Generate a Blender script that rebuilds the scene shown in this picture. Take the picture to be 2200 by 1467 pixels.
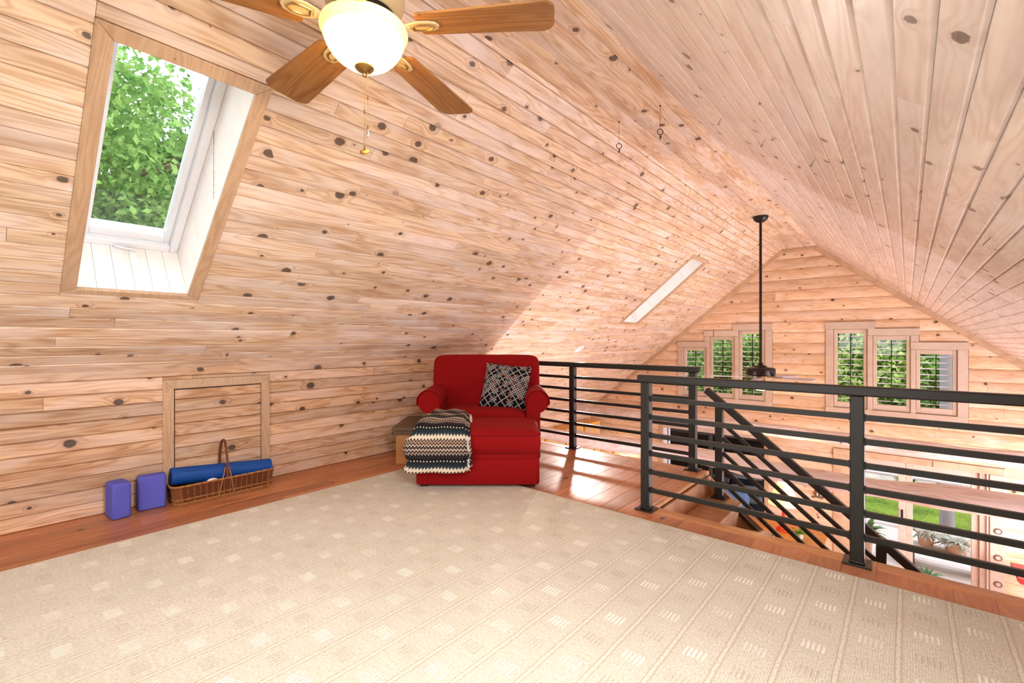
import bpy, math, random
import numpy as np
from mathutils import Vector, Matrix
random.seed(7); rng = np.random.default_rng(7)
SC = bpy.context.scene
COL = SC.collection
for o in list(bpy.data.objects): bpy.data.objects.remove(o)
PI = math.pi
# ------------------------------------------------------------------ camera
YAW = math.radians(40.8)
cam = bpy.data.cameras.new('camera'); camo = bpy.data.objects.new('camera', cam); COL.objects.link(camo)
cam.sensor_width = 36.0; cam.lens = 985.0/2200.0*36.0; cam.shift_y = -3.5/2200.0
cam.clip_start = 0.03; cam.clip_end = 300
camo.location = (0, 0, 1.15); camo.rotation_euler = (PI/2, 0, YAW)
SC.camera = camo
# ------------------------------------------------------------------ view
SC.view_settings.view_transform = 'Standard'
try: SC.view_settings.look = 'None'
except Exception: pass
SC.view_settings.gamma = 1.0; SC.view_settings.use_curve_mapping = False
SC.view_settings.exposure = 0.0
# ------------------------------------------------------------------ world: bright overcast sky
W = bpy.data.worlds.new('world'); SC.world = W; W.use_nodes = True
bg = W.node_tree.nodes['Background']; bg.inputs[0].default_value = (0.95, 0.96, 1.0, 1); bg.inputs[1].default_value = 4.6
# ------------------------------------------------------------------ area lamps added as daylight at unseen, assumed openings
def area(name, loc, direction, sx, sy, power, color):
    l = bpy.data.lights.new(name, 'AREA'); l.shape = 'RECTANGLE'; l.size = sx; l.size_y = sy; l.energy = power; l.color = color
    o = bpy.data.objects.new(name, l); COL.objects.link(o); o.location = loc
    o.rotation_euler = Vector(direction).to_track_quat('-Z', 'Y').to_euler(); return o
DAY = (0.94, 0.94, 1.0)
SL = 0.812; TH = math.atan(SL); CT, ST = math.cos(TH), math.sin(TH)
XK, ZK = -4.04, 0.95          # left knee wall, its top
ZF = 2.81; XF0, XF1 = -1.75, -1.19   # flat ridge strip
XKR = XF1 + (ZF-ZK)/SL        # right knee wall (about 1.1)
YG, YR, YE = 9.6, -2.5, 4.17  # far gable, rear wall, loft edge
XL, XR = -5.8, 2.87           # outer walls of the great room
ZL = -2.7                     # lower floor
area('rear_fill_light', (-1.45, YR-0.02, 1.35), (0, 1, 0.0), 2.6, 1.5, 27, DAY)
area('right_fill_light', (-0.05+0.2*ST, 0.6, 1.86+0.2*CT), (-ST, 0, -CT), 0.5, 1.3, 72, DAY)
area('lower_fill_light', (XR+0.02, 6.6, -1.25), (-1, 0, 0.12), 4.6, 2.0, 510, (0.86, 0.86, 1.0))
# ------------------------------------------------------------------ materials
def lin(r, g, b): return tuple(((c/255.0)/12.92 if c/255.0 <= .04045 else ((c/255.0+.055)/1.055)**2.4) for c in (r, g, b)) + (1.0,)
class NT:
    def __init__(s, name):
        s.m = bpy.data.materials.new(name); s.m.use_nodes = True; s.t = s.m.node_tree; s.n = s.t.nodes
        s.b = s.n['Principled BSDF']; s.out = s.n['Material Output']
    def new(s, ty, **k):
        n = s.n.new(ty)
        for a, v in k.items(): setattr(n, a, v)
        return n
    def set(s, sock, v):
        if isinstance(v, bpy.types.NodeSocket): s.t.links.new(v, sock)
        elif v is not None: sock.default_value = v
    def math(s, op, a, b=None, c=None, clamp=False):
        n = s.new('ShaderNodeMath', operation=op); n.use_clamp = clamp
        s.set(n.inputs[0], a)
        if b is not None: s.set(n.inputs[1], b)
        if c is not None: s.set(n.inputs[2], c)
        return n.outputs[0]
    def vmath(s, op, a, b=None):
        n = s.new('ShaderNodeVectorMath', operation=op); s.set(n.inputs[0], a)
        if b is not None: s.set(n.inputs[1], b)
        return n.outputs[0]
    def mix(s, f, a, b, mode='MIX'):
        n = s.new('ShaderNodeMix', data_type='RGBA', blend_type=mode)
        s.set(n.inputs[0], f); s.set(n.inputs[6], a); s.set(n.inputs[7], b); return n.outputs[2]
    def sep(s, v):
        n = s.new('ShaderNodeSeparateXYZ'); s.set(n.inputs[0], v); return n.outputs
    def comb(s, x=0., y=0., z=0.):
        n = s.new('ShaderNodeCombineXYZ'); s.set(n.inputs[0], x); s.set(n.inputs[1], y); s.set(n.inputs[2], z); return n.outputs[0]
    def obj(s): return s.new('ShaderNodeTexCoord').outputs['Object']
    def uv(s): return s.new('ShaderNodeTexCoord').outputs['UV']
    def rand(s): return s.new('ShaderNodeObjectInfo').outputs['Random']
    def noise(s, v, scale=1., detail=3., rough=.55, dim='3D'):
        n = s.new('ShaderNodeTexNoise', noise_dimensions=dim); s.set(n.inputs['Vector'], v)
        n.inputs['Scale'].default_value = scale; n.inputs['Detail'].default_value = detail; n.inputs['Roughness'].default_value = rough
        return n.outputs['Fac']
    def step(s, v, lo, hi, a=0., b=1.):
        n = s.new('ShaderNodeMapRange', interpolation_type='SMOOTHSTEP'); s.set(n.inputs[0], v)
        s.set(n.inputs[1], lo); s.set(n.inputs[2], hi); n.inputs[3].default_value = a; n.inputs[4].default_value = b
        return n.outputs[0]
    def bump(s, h, strength=.2, dist=.01):
        n = s.new('ShaderNodeBump'); n.inputs['Strength'].default_value = strength; n.inputs['Distance'].default_value = dist
        s.set(n.inputs['Height'], h); s.t.links.new(n.outputs[0], s.b.inputs['Normal'])
    def fin(s, color, rough=.5, spec=.5, metal=0., **k):
        s.set(s.b.inputs['Base Color'], color); s.set(s.b.inputs['Roughness'], rough)
        s.b.inputs['Specular IOR Level'].default_value = spec; s.b.inputs['Metallic'].default_value = metal
        for a, v in k.items(): s.set(s.b.inputs[a.replace('_', ' ')], v)
        return s.m
M = {}
def plain(name, rgb, rough=.5, spec=.5, metal=0., var=.06, scale=30., bump=0., **k):
    n = NT(name); p = n.obj(); f = n.noise(p, scale, 3.)
    c = lin(*rgb); lo = tuple(x*(1-var) for x in c[:3])+(1,); hi = tuple(min(1, x*(1+var)) for x in c[:3])+(1,)
    if bump: n.bump(f, bump, .004)
    M[name] = n.fin(n.mix(f, lo, hi), rough, spec, metal, **k); return M[name]
def pine(name, light, mid, dark, wash, washamt=.35, knot=1.0, rough=.4, tone=.16, knotc=(74, 52, 40), spec=.5, grain=1.0, rs=4.4):
    n = NT(name); p = n.obj(); r = n.rand()
    off = n.comb(n.math('MULTIPLY', r, 91.7), n.math('MULTIPLY', r, 37.3), n.math('MULTIPLY', r, 63.1))
    q = n.vmath('ADD', p, off)
    vk = n.new('ShaderNodeTexVoronoi', voronoi_dimensions='2D', feature='F1')
    n.set(vk.inputs['Vector'], n.vmath('MULTIPLY', q, (.8, 1., 1.))); vk.inputs['Scale'].default_value = rs; vk.inputs['Randomness'].default_value = 1.
    d = vk.outputs['Distance']; kc = n.sep(vk.outputs['Color'])
    wob = n.math('MULTIPLY_ADD', n.noise(q, 60., 2.), .05, -.025)
    dd = n.math('ADD', d, wob)
    rad = n.math('MULTIPLY', n.math('POWER', kc[0], 1.3), .105*knot)
    kmask = n.math('MULTIPLY', n.step(dd, n.math('MULTIPLY', rad, .75), n.math('ADD', rad, .004), 1., 0.), n.step(kc[1], .22, .24))
    halo = n.math('MULTIPLY', n.step(d, 0.0, n.math('MULTIPLY_ADD', rad, 3., .02), 1., 0.), n.step(kc[1], .22, .24))
    low = n.noise(n.vmath('MULTIPLY', q, (.7, 7., 1.)), 1., 2., .5)
    lowk = n.math('MULTIPLY_ADD', halo, .10, low)
    ring = n.math('POWER', n.math('MULTIPLY_ADD', n.math('SINE', n.math('MULTIPLY', lowk, 95.)), .5, .5), 1.8)
    streak = n.noise(n.vmath('MULTIPLY', q, (2.0, 75., 40.)), 1., 3., .6)
    g = n.math('MULTIPLY_ADD', ring, .75*grain, n.math('MULTIPLY_ADD', streak, 1.0, -.3))
    c = n.mix(n.math('MULTIPLY', g, 1., clamp=True), lin(*light), lin(*mid))
    blot = n.noise(n.vmath('MULTIPLY', q, (1.1, 6., 1.)), 1.5, 3., .6)
    c = n.mix(n.step(blot, .48, .72, 0., .55), c, lin(*dark))
    wsh = n.noise(n.vmath('MULTIPLY', n.vmath('ADD', q, (13., 5., 2.)), (1.3, 5., 1.)), 1.3, 3., .6)
    c = n.mix(n.step(wsh, .40, .68, 0., washamt), c, lin(*wash))
    tn = n.math('MULTIPLY_ADD', r, tone*2, 1.-tone)
    c = n.mix(1., c, n.comb(tn, tn, tn), 'MULTIPLY')
    c = n.mix(n.math('MULTIPLY', halo, .35), c, lin(*dark))
    kin = n.noise(q, 140., 2.)
    kcol = n.mix(kin, lin(*knotc), tuple(x*.45 for x in lin(*knotc)[:3])+(1,))
    c = n.mix(n.math('MULTIPLY', kmask, .88), c, kcol)
    n.bump(n.math('MULTIPLY_ADD', kmask, -.3, g), .10, .0025)
    M[name] = n.fin(c, n.math('MULTIPLY_ADD', streak, .18, rough-.09), spec); return M[name]
pine('pine_wall', (218, 180, 142), (182, 136, 96), (146, 98, 62), (222, 200, 184), .5, 1.3, .46, .2, knotc=(66, 50, 44))
pine('pine_ceiling', (238, 211, 180), (204, 166, 130), (174, 130, 94), (242, 229, 222), .55, 1.2, .34, .11, spec=.6, knotc=(92, 74, 64))
pine('pine_ceiling_lit', (244, 236, 232), (226, 212, 206), (202, 184, 178), (248, 244, 246), .6, 1.2, .30, .07, spec=.8, knotc=(118, 104, 96))  # window sheen on the right slope put into a paler colour
pine('pine_gable', (234, 198, 162), (212, 170, 130), (184, 134, 92), (238, 218, 202), .45, 1.1, .5, .1)
pine('pine_trim', (204, 170, 136), (182, 146, 112), (168, 130, 96), (206, 178, 152), .3, .35, .45, .05, grain=.7)
pine('pine_casing', (208, 186, 166), (194, 170, 150), (180, 154, 134), (214, 194, 178), .4, .3, .5, .04, grain=.5)
pine('pine_floor', (190, 122, 78), (162, 95, 57), (132, 72, 44), (200, 144, 104), .3, .7, .42, .17, grain=.6, knotc=(58, 34, 30), spec=.55, rs=3.0)
pine('pine_nosing', (198, 138, 84), (180, 118, 66), (160, 100, 56), (204, 148, 96), .2, .1, .35, .05, spec=.5)
pine('pine_log', (226, 206, 196), (204, 174, 158), (184, 150, 132), (234, 220, 214), .5, .5, .55, .05, rs=2.0)
pine('pine_shaft', (252, 246, 240), (244, 236, 228), (236, 226, 216), (255, 252, 250), .5, .2, .5, .02, grain=.4)  # near white: daylight on the shaft boards put into their colour
pine('blade_wood', (166, 116, 62), (136, 88, 42), (108, 66, 30), (174, 124, 70), .2, .12, .4, .06, spec=.4)
pine('table_wood', (190, 132, 68), (164, 108, 52), (144, 92, 42), (200, 146, 86), .2, .2, .4, .05)
pine('dark_wood', (96, 72, 44), (76, 54, 32), (60, 42, 24), (110, 84, 54), .2, .1, .35, .05)
pine('deck_wood', (200, 190, 188), (186, 174, 172), (172, 160, 158), (210, 202, 202), .3, .1, .6, .06)
pine('stair_wood', (186, 132, 84), (160, 106, 66), (136, 84, 50), (194, 146, 102), .2, .35, .35, .08)
pine('bark', (120, 104, 88), (92, 78, 64), (70, 58, 48), (130, 116, 100), .2, .3, .9, .1)
plain('rail_paint', (32, 33, 29), .42, .5, 0., .05, 60.)
plain('rail_weld', (30, 29, 26), .3, .5)
plain('white_vinyl', (238, 240, 244), .4, .5, 0., .02)
plain('white_plastic', (236, 232, 226), .5)
plain('brass', (150, 118, 66), .35, .5, .85, .08, 20.)
plain('fan_cream', (206, 184, 140), .4, .5, .3, .06, 18.)
plain('fan_bronze', (44, 36, 30), .35, .5, .7, .1)
plain('pale_blade', (196, 190, 200), .4, .5, 0., .03)
plain('black_metal', (24, 22, 20), .4, .5, .3)
plain('steel', (190, 192, 196), .3, .5, .9)
plain('foam_blue', (92, 94, 190), .75, .3, 0., .06, 500., .3)
plain('mat_blue', (12, 72, 150), .6, .35, 0., .10, 260., .25)
plain('wicker', (112, 60, 34), .55, .4, 0., .30, 90., .2)
plain('wicker_pale', (168, 114, 60), .5, .4, 0., .2, 90., .2)
plain('piping_red', (120, 6, 8), .8, .2)
plain('terracotta', (206, 170, 146), .8, .3)
plain('lamp_red', (196, 58, 40), .3, .5)
plain('table_red', (168, 36, 36), .35, .5)
plain('sofa_dark', (66, 62, 76), .8, .3)
plain('stone', (170, 164, 158), .9, .2, 0., .2, 6.)
plain('grey_post', (120, 118, 124), .7)
plain('soil', (64, 48, 38), .95, .1)
plain('brown_plate', (120, 92, 74), .45)
plain('cabinet_pine', (224, 164, 78), .4, .5, 0., .12, 6.)
plain('wall_plain', (206, 164, 128), .6, .3)
plain('dark_screen', (74, 76, 82), .9, .1, 0., .5, 40.)
plain('roof_dark', (70, 66, 62), .9, .2)
# upholstery
def cloth(name, rgb, scale=420., var=.22, rough=.9, bump=.25, sheen=.25):
    n = NT(name); p = n.obj(); a = n.noise(p, scale, 2.); b = n.noise(p, 5., 2.)
    c = lin(*rgb); lo = tuple(x*(1-var) for x in c[:3])+(1,); hi = tuple(min(1, x*(1+var)) for x in c[:3])+(1,)
    n.bump(a, bump, .002); n.b.inputs['Sheen Weight'].default_value = sheen; n.b.inputs['Sheen Roughness'].default_value = .4
    n.b.inputs['Sheen Tint'].default_value = c
    M[name] = n.fin(n.mix(n.math('MULTIPLY_ADD', b, .3, n.math('MULTIPLY', a, .7)), lo, hi), rough, .2)
cloth('red_fabric', (140, 8, 10), sheen=.08)
cloth('blue_pattern', (84, 110, 150), 60., .5)
cloth('grey_fabric', (150, 146, 150))
# glass
def glass(name, tint=(1, 1, 1), refl=.08):
    n = NT(name); n.n.remove(n.b)
    t = n.new('ShaderNodeBsdfTransparent'); t.inputs[0].default_value = tint+(1,)
    g = n.new('ShaderNodeBsdfGlossy'); g.inputs['Roughness'].default_value = .02
    mx = n.new('ShaderNodeMixShader'); f = n.new('ShaderNodeFresnel'); f.inputs[0].default_value = 1.35
    n.t.links.new(f.outputs[0], mx.inputs[0]); n.t.links.new(t.outputs[0], mx.inputs[1]); n.t.links.new(g.outputs[0], mx.inputs[2])
    n.t.links.new(mx.outputs[0], n.out.inputs[0]); M[name] = n.m
glass('glass'); glass('glass_dim', (.72, .78, .82)); glass('glass_tinted', (.93, .97, .98))
def emit(name, rgb, strength, base=(250, 240, 220)):
    n = NT(name); c = lin(*rgb); n.b.inputs['Emission Color'].default_value = c; n.b.inputs['Emission Strength'].default_value = strength
    M[name] = n.fin(lin(*base), .35, .4)
emit('globe_glass', (255, 214, 132), 1.25, (255, 236, 190))
emit('lamp_shade_glow', (255, 214, 130), 1.1, (250, 226, 170))
emit('spot_lens', (255, 236, 200), 14.0)
emit('small_bulb', (255, 210, 140), 3.0)
# leaves / grass
def leaf(name, a, b, tr=.35):
    n = NT(name); p = n.obj(); f = n.noise(p, 3.5, 3.); r = n.rand()
    c = n.mix(n.step(f, .3, .7), lin(*a), lin(*b))
    d = n.new('ShaderNodeBsdfDiffuse'); n.set(d.inputs[0], c); t = n.new('ShaderNodeBsdfTranslucent'); n.set(t.inputs[0], c)
    mx = n.new('ShaderNodeMixShader'); mx.inputs[0].default_value = tr
    n.t.links.new(d.outputs[0], mx.inputs[1]); n.t.links.new(t.outputs[0], mx.inputs[2]); n.t.links.new(mx.outputs[0], n.out.inputs[0]); n.n.remove(n.b)
    M[name] = n.m
leaf('leaf_mid', (84, 128, 66), (150, 182, 104)); leaf('leaf_light', (120, 160, 76), (196, 212, 130)); leaf('leaf_dark', (62, 100, 66), (110, 146, 100))
leaf('leaf_grey', (120, 132, 122), (196, 198, 190)); leaf('leaf_house', (60, 120, 50), (150, 190, 90))
def grass():
    n = NT('lawn'); p = n.obj(); a = n.noise(p, 1.4, 4.); b = n.noise(p, 24., 4.)
    c = n.mix(n.step(n.math('MULTIPLY_ADD', b, .6, n.math('MULTIPLY', a, .4)), .35, .65), lin(40, 72, 24), lin(112, 136, 52)); n.bump(b, .6, .05)
    M['lawn'] = n.fin(c, .9, .1)
grass()
def carpet_mat():
    n = NT('carpet'); p = n.obj(); x, y, z = n.sep(p)
    wx = n.math('MULTIPLY_ADD', n.noise(p, 18., 2.), .007, -.0035); wy = n.math('MULTIPLY_ADD', n.noise(n.vmath('ADD', p, (7., 3., 1.)), 22., 2.), .007, -.0035)
    cx = n.math('DIVIDE', n.math('ADD', n.math('ADD', x, wx), .425), .16); cy = n.math('DIVIDE', n.math('ADD', n.math('ADD', y, wy), -2.525), .1665)
    i = n.math('ROUND', cx); j = n.math('ROUND', cy); fx = n.math('SUBTRACT', cx, i); fy = n.math('SUBTRACT', cy, j)
    par = n.math('FLOORED_MODULO', n.math('ADD', i, j), 2.)
    ax = n.math('ABSOLUTE', fx); ay = n.math('ABSOLUTE', fy)
    inbox = n.math('MULTIPLY', n.step(ax, .235, .265, 1., 0.), n.step(ay, .15, .19, 1., 0.))
    st = n.math('ABSOLUTE', n.math('SUBTRACT', n.math('FRACT', n.math('MULTIPLY_ADD', fx, 10., .5)), .5))
    stripe = n.step(st, .16, .30, 1., 0.)
    sq = n.math('MULTIPLY', inbox, stripe)
    white = n.math('MULTIPLY', sq, n.math('SUBTRACT', 1., par)); darkm = n.math('MULTIPLY', sq, par)
    ln = n.step(ax, .465, .49); edge = n.math('MULTIPLY', n.step(ax, .415, .44), n.step(ax, .445, .47, 1., 0.))
    dash = n.math('MULTIPLY', n.math('MULTIPLY', n.step(ay, .45, .475), n.step(ax, .21, .25, 1., 0.)), stripe)
    rib = n.math('MULTIPLY_ADD', n.math('SINE', n.math('MULTIPLY', x, 2*PI/.008)), .5, .5)
    loop = n.noise(n.vmath('MULTIPLY', p, (150., 75., 1.)), 1., 3., .75)
    loop = n.step(loop, .3, .7)
    big = n.noise(p, 1.3, 3., .6)
    base = n.mix(n.math('MULTIPLY_ADD', loop, .7, n.math('MULTIPLY', rib, .3)), lin(188, 181, 160), lin(234, 229, 214))
    base = n.mix(n.step(big, .4, .7, 0., .4), base, lin(192, 189, 170))
    c = n.mix(n.math('MULTIPLY', darkm, n.math('MULTIPLY', n.step(n.noise(p, 7., 2.), .3, .7, .4, 1.), .36)), base, lin(150, 132, 104))
    c = n.mix(n.math('MULTIPLY', edge, .40), c, lin(160, 138, 104))
    c = n.mix(n.math('MULTIPLY', n.math('MULTIPLY', ln, n.step(loop, 0., .6)), .55), c, lin(240, 232, 212))
    fade = n.step(n.noise(p, 9., 2.), .35, .65, .35, 1.)
    c = n.mix(n.math('MULTIPLY', dash, n.math('MULTIPLY', fade, .35)), c, lin(240, 234, 216))
    c = n.mix(n.math('MULTIPLY', white, n.math('MULTIPLY', fade, .85)), c, lin(250, 247, 236))
    hgt = n.math('ADD', n.math('MULTIPLY_ADD', loop, .7, n.math('MULTIPLY', rib, .3)), n.math('MULTIPLY', n.math('ADD', white, ln), .5))
    n.bump(hgt, .5, .004); M['carpet'] = n.fin(c, .95, .15)
carpet_mat()
def throw_mat():
    n = NT('woven_throw'); u, v, _ = n.sep(n.uv())
    zig = n.math('MULTIPLY', n.math('ABSOLUTE', n.math('SUBTRACT', n.math('FRACT', n.math('MULTIPLY', u, 19.)), .5)), 2.)
    t = n.math('FRACT', n.math('ADD', n.math('DIVIDE', v, .215), .32))
    tt = n.math('MULTIPLY_ADD', n.math('SUBTRACT', zig, .5), .075, t)
    r = n.new('ShaderNodeValToRGB'); n.set(r.inputs[0], tt); cr = r.color_ramp; cr.interpolation = 'CONSTANT'
    bands = [(0., (22, 22, 26)), (.10, (40, 50, 58)), (.22, (62, 74, 80)), (.28, (232, 220, 194)), (.40, (60, 44, 38)), (.45, (206, 178, 160)), (.485, (84, 62, 52)), (.55, (216, 200, 178)), (.59, (54, 44, 42)), (.66, (120, 104, 96)), (.70, (224, 208, 186)), (.745, (70, 56, 50)), (.82, (180, 160, 148)), (.86, (44, 40, 42))]
    while len(cr.elements) < len(bands): cr.elements.new(.5)
    for e, (q, c) in zip(cr.elements, bands): e.position = q; e.color = lin(*c)
    dots = n.math('MULTIPLY', n.math('MULTIPLY', n.step(n.math('FRACT', n.math('MULTIPLY', u, 19.)), .3, .34), n.step(n.math('FRACT', n.math('MULTIPLY', u, 19.)), .68, .72, 1., 0.)), n.math('MULTIPLY', n.step(t, .035, .045), n.step(t, .075, .085, 1., 0.)))
    c = n.mix(dots, r.outputs[0], lin(225, 215, 200))
    k = n.noise(n.vmath('MULTIPLY', n.uv(), (220., 420., 1.)), 1., 2.)
    c = n.mix(n.step(k, .35, .75, 0., .35), c, lin(30, 26, 26)); n.bump(k, .5, .004)
    M['woven_throw'] = n.fin(c, .95, .1)
throw_mat()
def pillow_mat():
    n = NT('plaid_cushion'); u, v, _ = n.sep(n.uv())
    a = n.math('MULTIPLY', n.math('ADD', u, n.math('MULTIPLY', v, .8)), 6.); b = n.math('MULTIPLY', n.math('SUBTRACT', n.math('MULTIPLY', u, .8), v), 6.)
    def line(s, f, w):
        q = n.math('ABSOLUTE', n.math('SUBTRACT', n.math('FRACT', n.math('MULTIPLY', s, f)), .5)); return n.step(q, w-.05, w+.05, 1., 0.)
    coarse = n.math('MAXIMUM', line(a, 1., .07), line(b, 1., .07)); fine = n.math('MAXIMUM', line(a, 3., .15), line(b, 3., .15))
    wn = n.new('ShaderNodeTexWhiteNoise', noise_dimensions='2D'); n.set(wn.inputs[0], n.comb(n.math('FLOOR', a), n.math('FLOOR', b)))
    w2 = n.new('ShaderNodeTexWhiteNoise', noise_dimensions='2D'); n.set(w2.inputs[0], n.comb(n.math('FLOOR', n.math('MULTIPLY', a, 2.)), n.math('FLOOR', n.math('MULTIPLY', b, 2.))))
    black = n.step(wn.outputs[0], .55, .56)
    lc = n.mix(n.step(w2.outputs[0], .5, .52), lin(196, 188, 180), lin(184, 120, 108)); lc = n.mix(n.step(w2.outputs[0], .75, .77), lc, lin(96, 116, 130))
    c = n.mix(n.math('MULTIPLY', fine, n.math('SUBTRACT', 1., black)), lin(14, 13, 16), lc); c = n.mix(coarse, c, lin(170, 164, 160))
    k = n.noise(n.uv(), 300., 2.); c = n.mix(n.step(k, .4, .8, 0., .4), c, lin(16, 14, 16)); n.bump(k, .4, .003)
    M['plaid_cushion'] = n.fin(c, .9, .15)
pillow_mat()
# ------------------------------------------------------------------ mesh helpers
def V(*a): return Vector(a)
class MB:
    def __init__(s): s.v = []; s.f = []; s.uvs = None
    def add(s, verts, faces):
        k = len(s.v); s.v += [tuple(p) for p in verts]; s.f += [tuple(i+k for i in f) for f in faces]; return s
    def box(s, x0, x1, y0, y1, z0, z1):
        return s.add([(x0,y0,z0),(x1,y0,z0),(x1,y1,z0),(x0,y1,z0),(x0,y0,z1),(x1,y0,z1),(x1,y1,z1),(x0,y1,z1)],
                     [(0,3,2,1),(4,5,6,7),(0,1,5,4),(1,2,6,5),(2,3,7,6),(3,0,4,7)])
    def cbox(s, c, sx, sy, sz): return s.box(c[0]-sx/2,c[0]+sx/2,c[1]-sy/2,c[1]+sy/2,c[2]-sz/2,c[2]+sz/2)
    def fbox(s, fr, s0, s1, w0, w1, d0, d1):
        O, ex, ey, n = fr; k = []
        for d in (d0, d1):
            for a, b in ((s0,w0),(s1,w0),(s1,w1),(s0,w1)): k.append(O+ex*a+ey*b+n*d)
        return s.add(k, [(0,3,2,1),(4,5,6,7),(0,1,5,4),(1,2,6,5),(2,3,7,6),(3,0,4,7)])
    def bar(s, a, b, w, h, up=(0,0,1)):       # rectangular bar from a to b
        a, b = Vector(a), Vector(b); d = (b-a).normalized(); up = Vector(up); sd = d.cross(up).normalized(); u = sd.cross(d).normalized()
        k = []
        for p in (a, b):
            for x, y in ((-1,-1),(1,-1),(1,1),(-1,1)): k.append(p+sd*(x*w/2)+u*(y*h/2))
        return s.add(k, [(3,2,1,0),(4,5,6,7),(0,1,5,4),(1,2,6,5),(2,3,7,6),(3,0,4,7)])
    def tube(s, pts, r, seg=8, closed=False, cap=True):
        pts = [Vector(p) for p in pts]; n = len(pts); rs = r if isinstance(r, (list, tuple)) else [r]*n
        base = len(s.v); prev = None
        for i, p in enumerate(pts):
            if closed: t = (pts[(i+1) % n]-pts[i-1]).normalized()
            else: t = (pts[min(i+1, n-1)]-pts[max(i-1, 0)]).normalized()
            if prev is None:
                a = Vector((0,0,1)) if abs(t.z) < .9 else Vector((1,0,0)); u = t.cross(a).normalized()
            else:
                u = (prev - t*prev.dot(t)); u = u.normalized() if u.length > 1e-6 else t.orthogonal().normalized()
            prev = u; w = t.cross(u)
            for k in range(seg):
                q = 2*PI*k/seg; s.v.append(tuple(p+(u*math.cos(q)+w*math.sin(q))*rs[i]))
        m = n if closed else n-1
        for i in range(m):
            j = (i+1) % n
            for k in range(seg):
                k2 = (k+1) % seg; s.f.append((base+i*seg+k, base+i*seg+k2, base+j*seg+k2, base+j*seg+k))
        if cap and not closed:
            s.f.append(tuple(base+k for k in range(seg))[::-1]); s.f.append(tuple(base+(n-1)*seg+k for k in range(seg)))
        return s
    def lathe(s, prof, c=(0,0,0), seg=32, close=False):
        base = len(s.v); c = Vector(c); n = len(prof)
        for r, z in prof:
            for k in range(seg):
                q = 2*PI*k/seg; s.v.append((c.x+r*math.cos(q), c.y+r*math.sin(q), c.z+z))
        for i in range(n-1):
            for k in range(seg):
                k2 = (k+1) % seg; s.f.append((base+i*seg+k, base+i*seg+k2, base+(i+1)*seg+k2, base+(i+1)*seg+k))
        if prof[0][0] > 1e-6: s.f.append(tuple(base+k for k in range(seg))[::-1])
        if prof[-1][0] > 1e-6: s.f.append(tuple(base+(n-1)*seg+k for k in range(seg)))
        return s
    def sphere(s, c, r, seg=12, rings=8, sc=(1,1,1)):
        base = len(s.v)
        for i in range(rings+1):
            a = PI*i/rings
            for k in range(seg):
                q = 2*PI*k/seg; s.v.append((c[0]+r*sc[0]*math.sin(a)*math.cos(q), c[1]+r*sc[1]*math.sin(a)*math.sin(q), c[2]-r*sc[2]*math.cos(a)))
        for i in range(rings):
            for k in range(seg):
                k2 = (k+1) % seg; s.f.append((base+i*seg+k, base+i*seg+k2, base+(i+1)*seg+k2, base+(i+1)*seg+k))
        return s
    def xf(s, m): s.v = [tuple(m @ Vector(p)) for p in s.v]; return s
    def build(s, name, mat, parent=None, smooth=False, off=None, bevel=0., seg=2, sub=0, auto=40):
        if off is not None: s.v = [(p[0]-off[0], p[1]-off[1], p[2]-off[2]) for p in s.v]
        me = bpy.data.meshes.new(name); me.from_pydata(s.v, [], s.f); me.update()
        if mat: me.materials.append(M[mat])
        if s.uvs:
            l = me.uv_layers.new(name='UVMap')
            for lp in me.loops: l.data[lp.index].uv = s.uvs[lp.vertex_index]
        o = bpy.data.objects.new(name, me); COL.objects.link(o)
        if parent: o.parent = parent
        elif off is not None: o.location = off
        if bevel:
            b = o.modifiers.new('bevel', 'BEVEL'); b.width = bevel; b.segments = seg; b.limit_method = 'ANGLE'; b.angle_limit = math.radians(35)
            b.harden_normals = False
        if sub:
            b = o.modifiers.new('sub', 'SUBSURF'); b.levels = sub; b.render_levels = sub
        if smooth or bevel:
            me.polygons.foreach_set('use_smooth', [True]*len(me.polygons))
            if not sub:
                try: me.set_sharp_from_angle(angle=math.radians(auto))
                except Exception: pass
        return o
def tag(o, label=None, cat=None, group=None, kind=None):
    if label: o['label'] = label
    if cat: o['category'] = cat
    if group: o['group'] = group
    if kind: o['kind'] = kind
    return o
def thing(name, label, cat, loc=(0,0,0), rotz=0., group=None):
    o = bpy.data.objects.new(name, None); COL.objects.link(o); o.location = loc; o.rotation_euler = (0,0,rotz); o.empty_display_size = .1
    return tag(o, label, cat, group)
def copy_tree(o, parent=None):
    c = o.copy(); COL.objects.link(c); c.parent = parent
    for ch in list(o.children): copy_tree(ch, c)
    return c
def struct(o, label=None):
    o['kind'] = 'structure'
    if label: o['label'] = label
    return o
# ------------------------------------------------------------------ boards
def frame(O, ex, ey, n): return (Vector(O), Vector(ex), Vector(ey), Vector(n))
FL = frame((XK, 0, ZK), (0,1,0), (CT,0,ST), (ST,0,-CT))            # left slope: s = y, w = up the slope
FR = frame((XKR, 0, ZK), (0,-1,0), (-CT,0,ST), (-ST,0,-CT))        # right slope: s = -y
FK = frame((XK, 0, 0), (0,1,0), (0,0,1), (1,0,0))                  # left knee wall
FKR = frame((XKR, 0, 0), (0,-1,0), (0,0,1), (-1,0,0))
FT = frame((XF0, 0, ZF), (0,1,0), (1,0,0), (0,0,-1))               # flat ridge strip
FG = frame((0, YG, 0), (1,0,0), (0,0,1), (0,-1,0))                 # far gable: s = x, w = z
FB = frame((0, YR, 0), (-1,0,0), (0,0,1), (0,1,0))                 # rear wall: s = -x
FF = frame((XK, 0, 0), (0,1,0), (-1,0,0), (0,0,1))                 # loft floor: s = y, w = -(x-XK)
FWL = frame((XL, 0, 0), (0,1,0), (0,0,1), (1,0,0))
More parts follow.
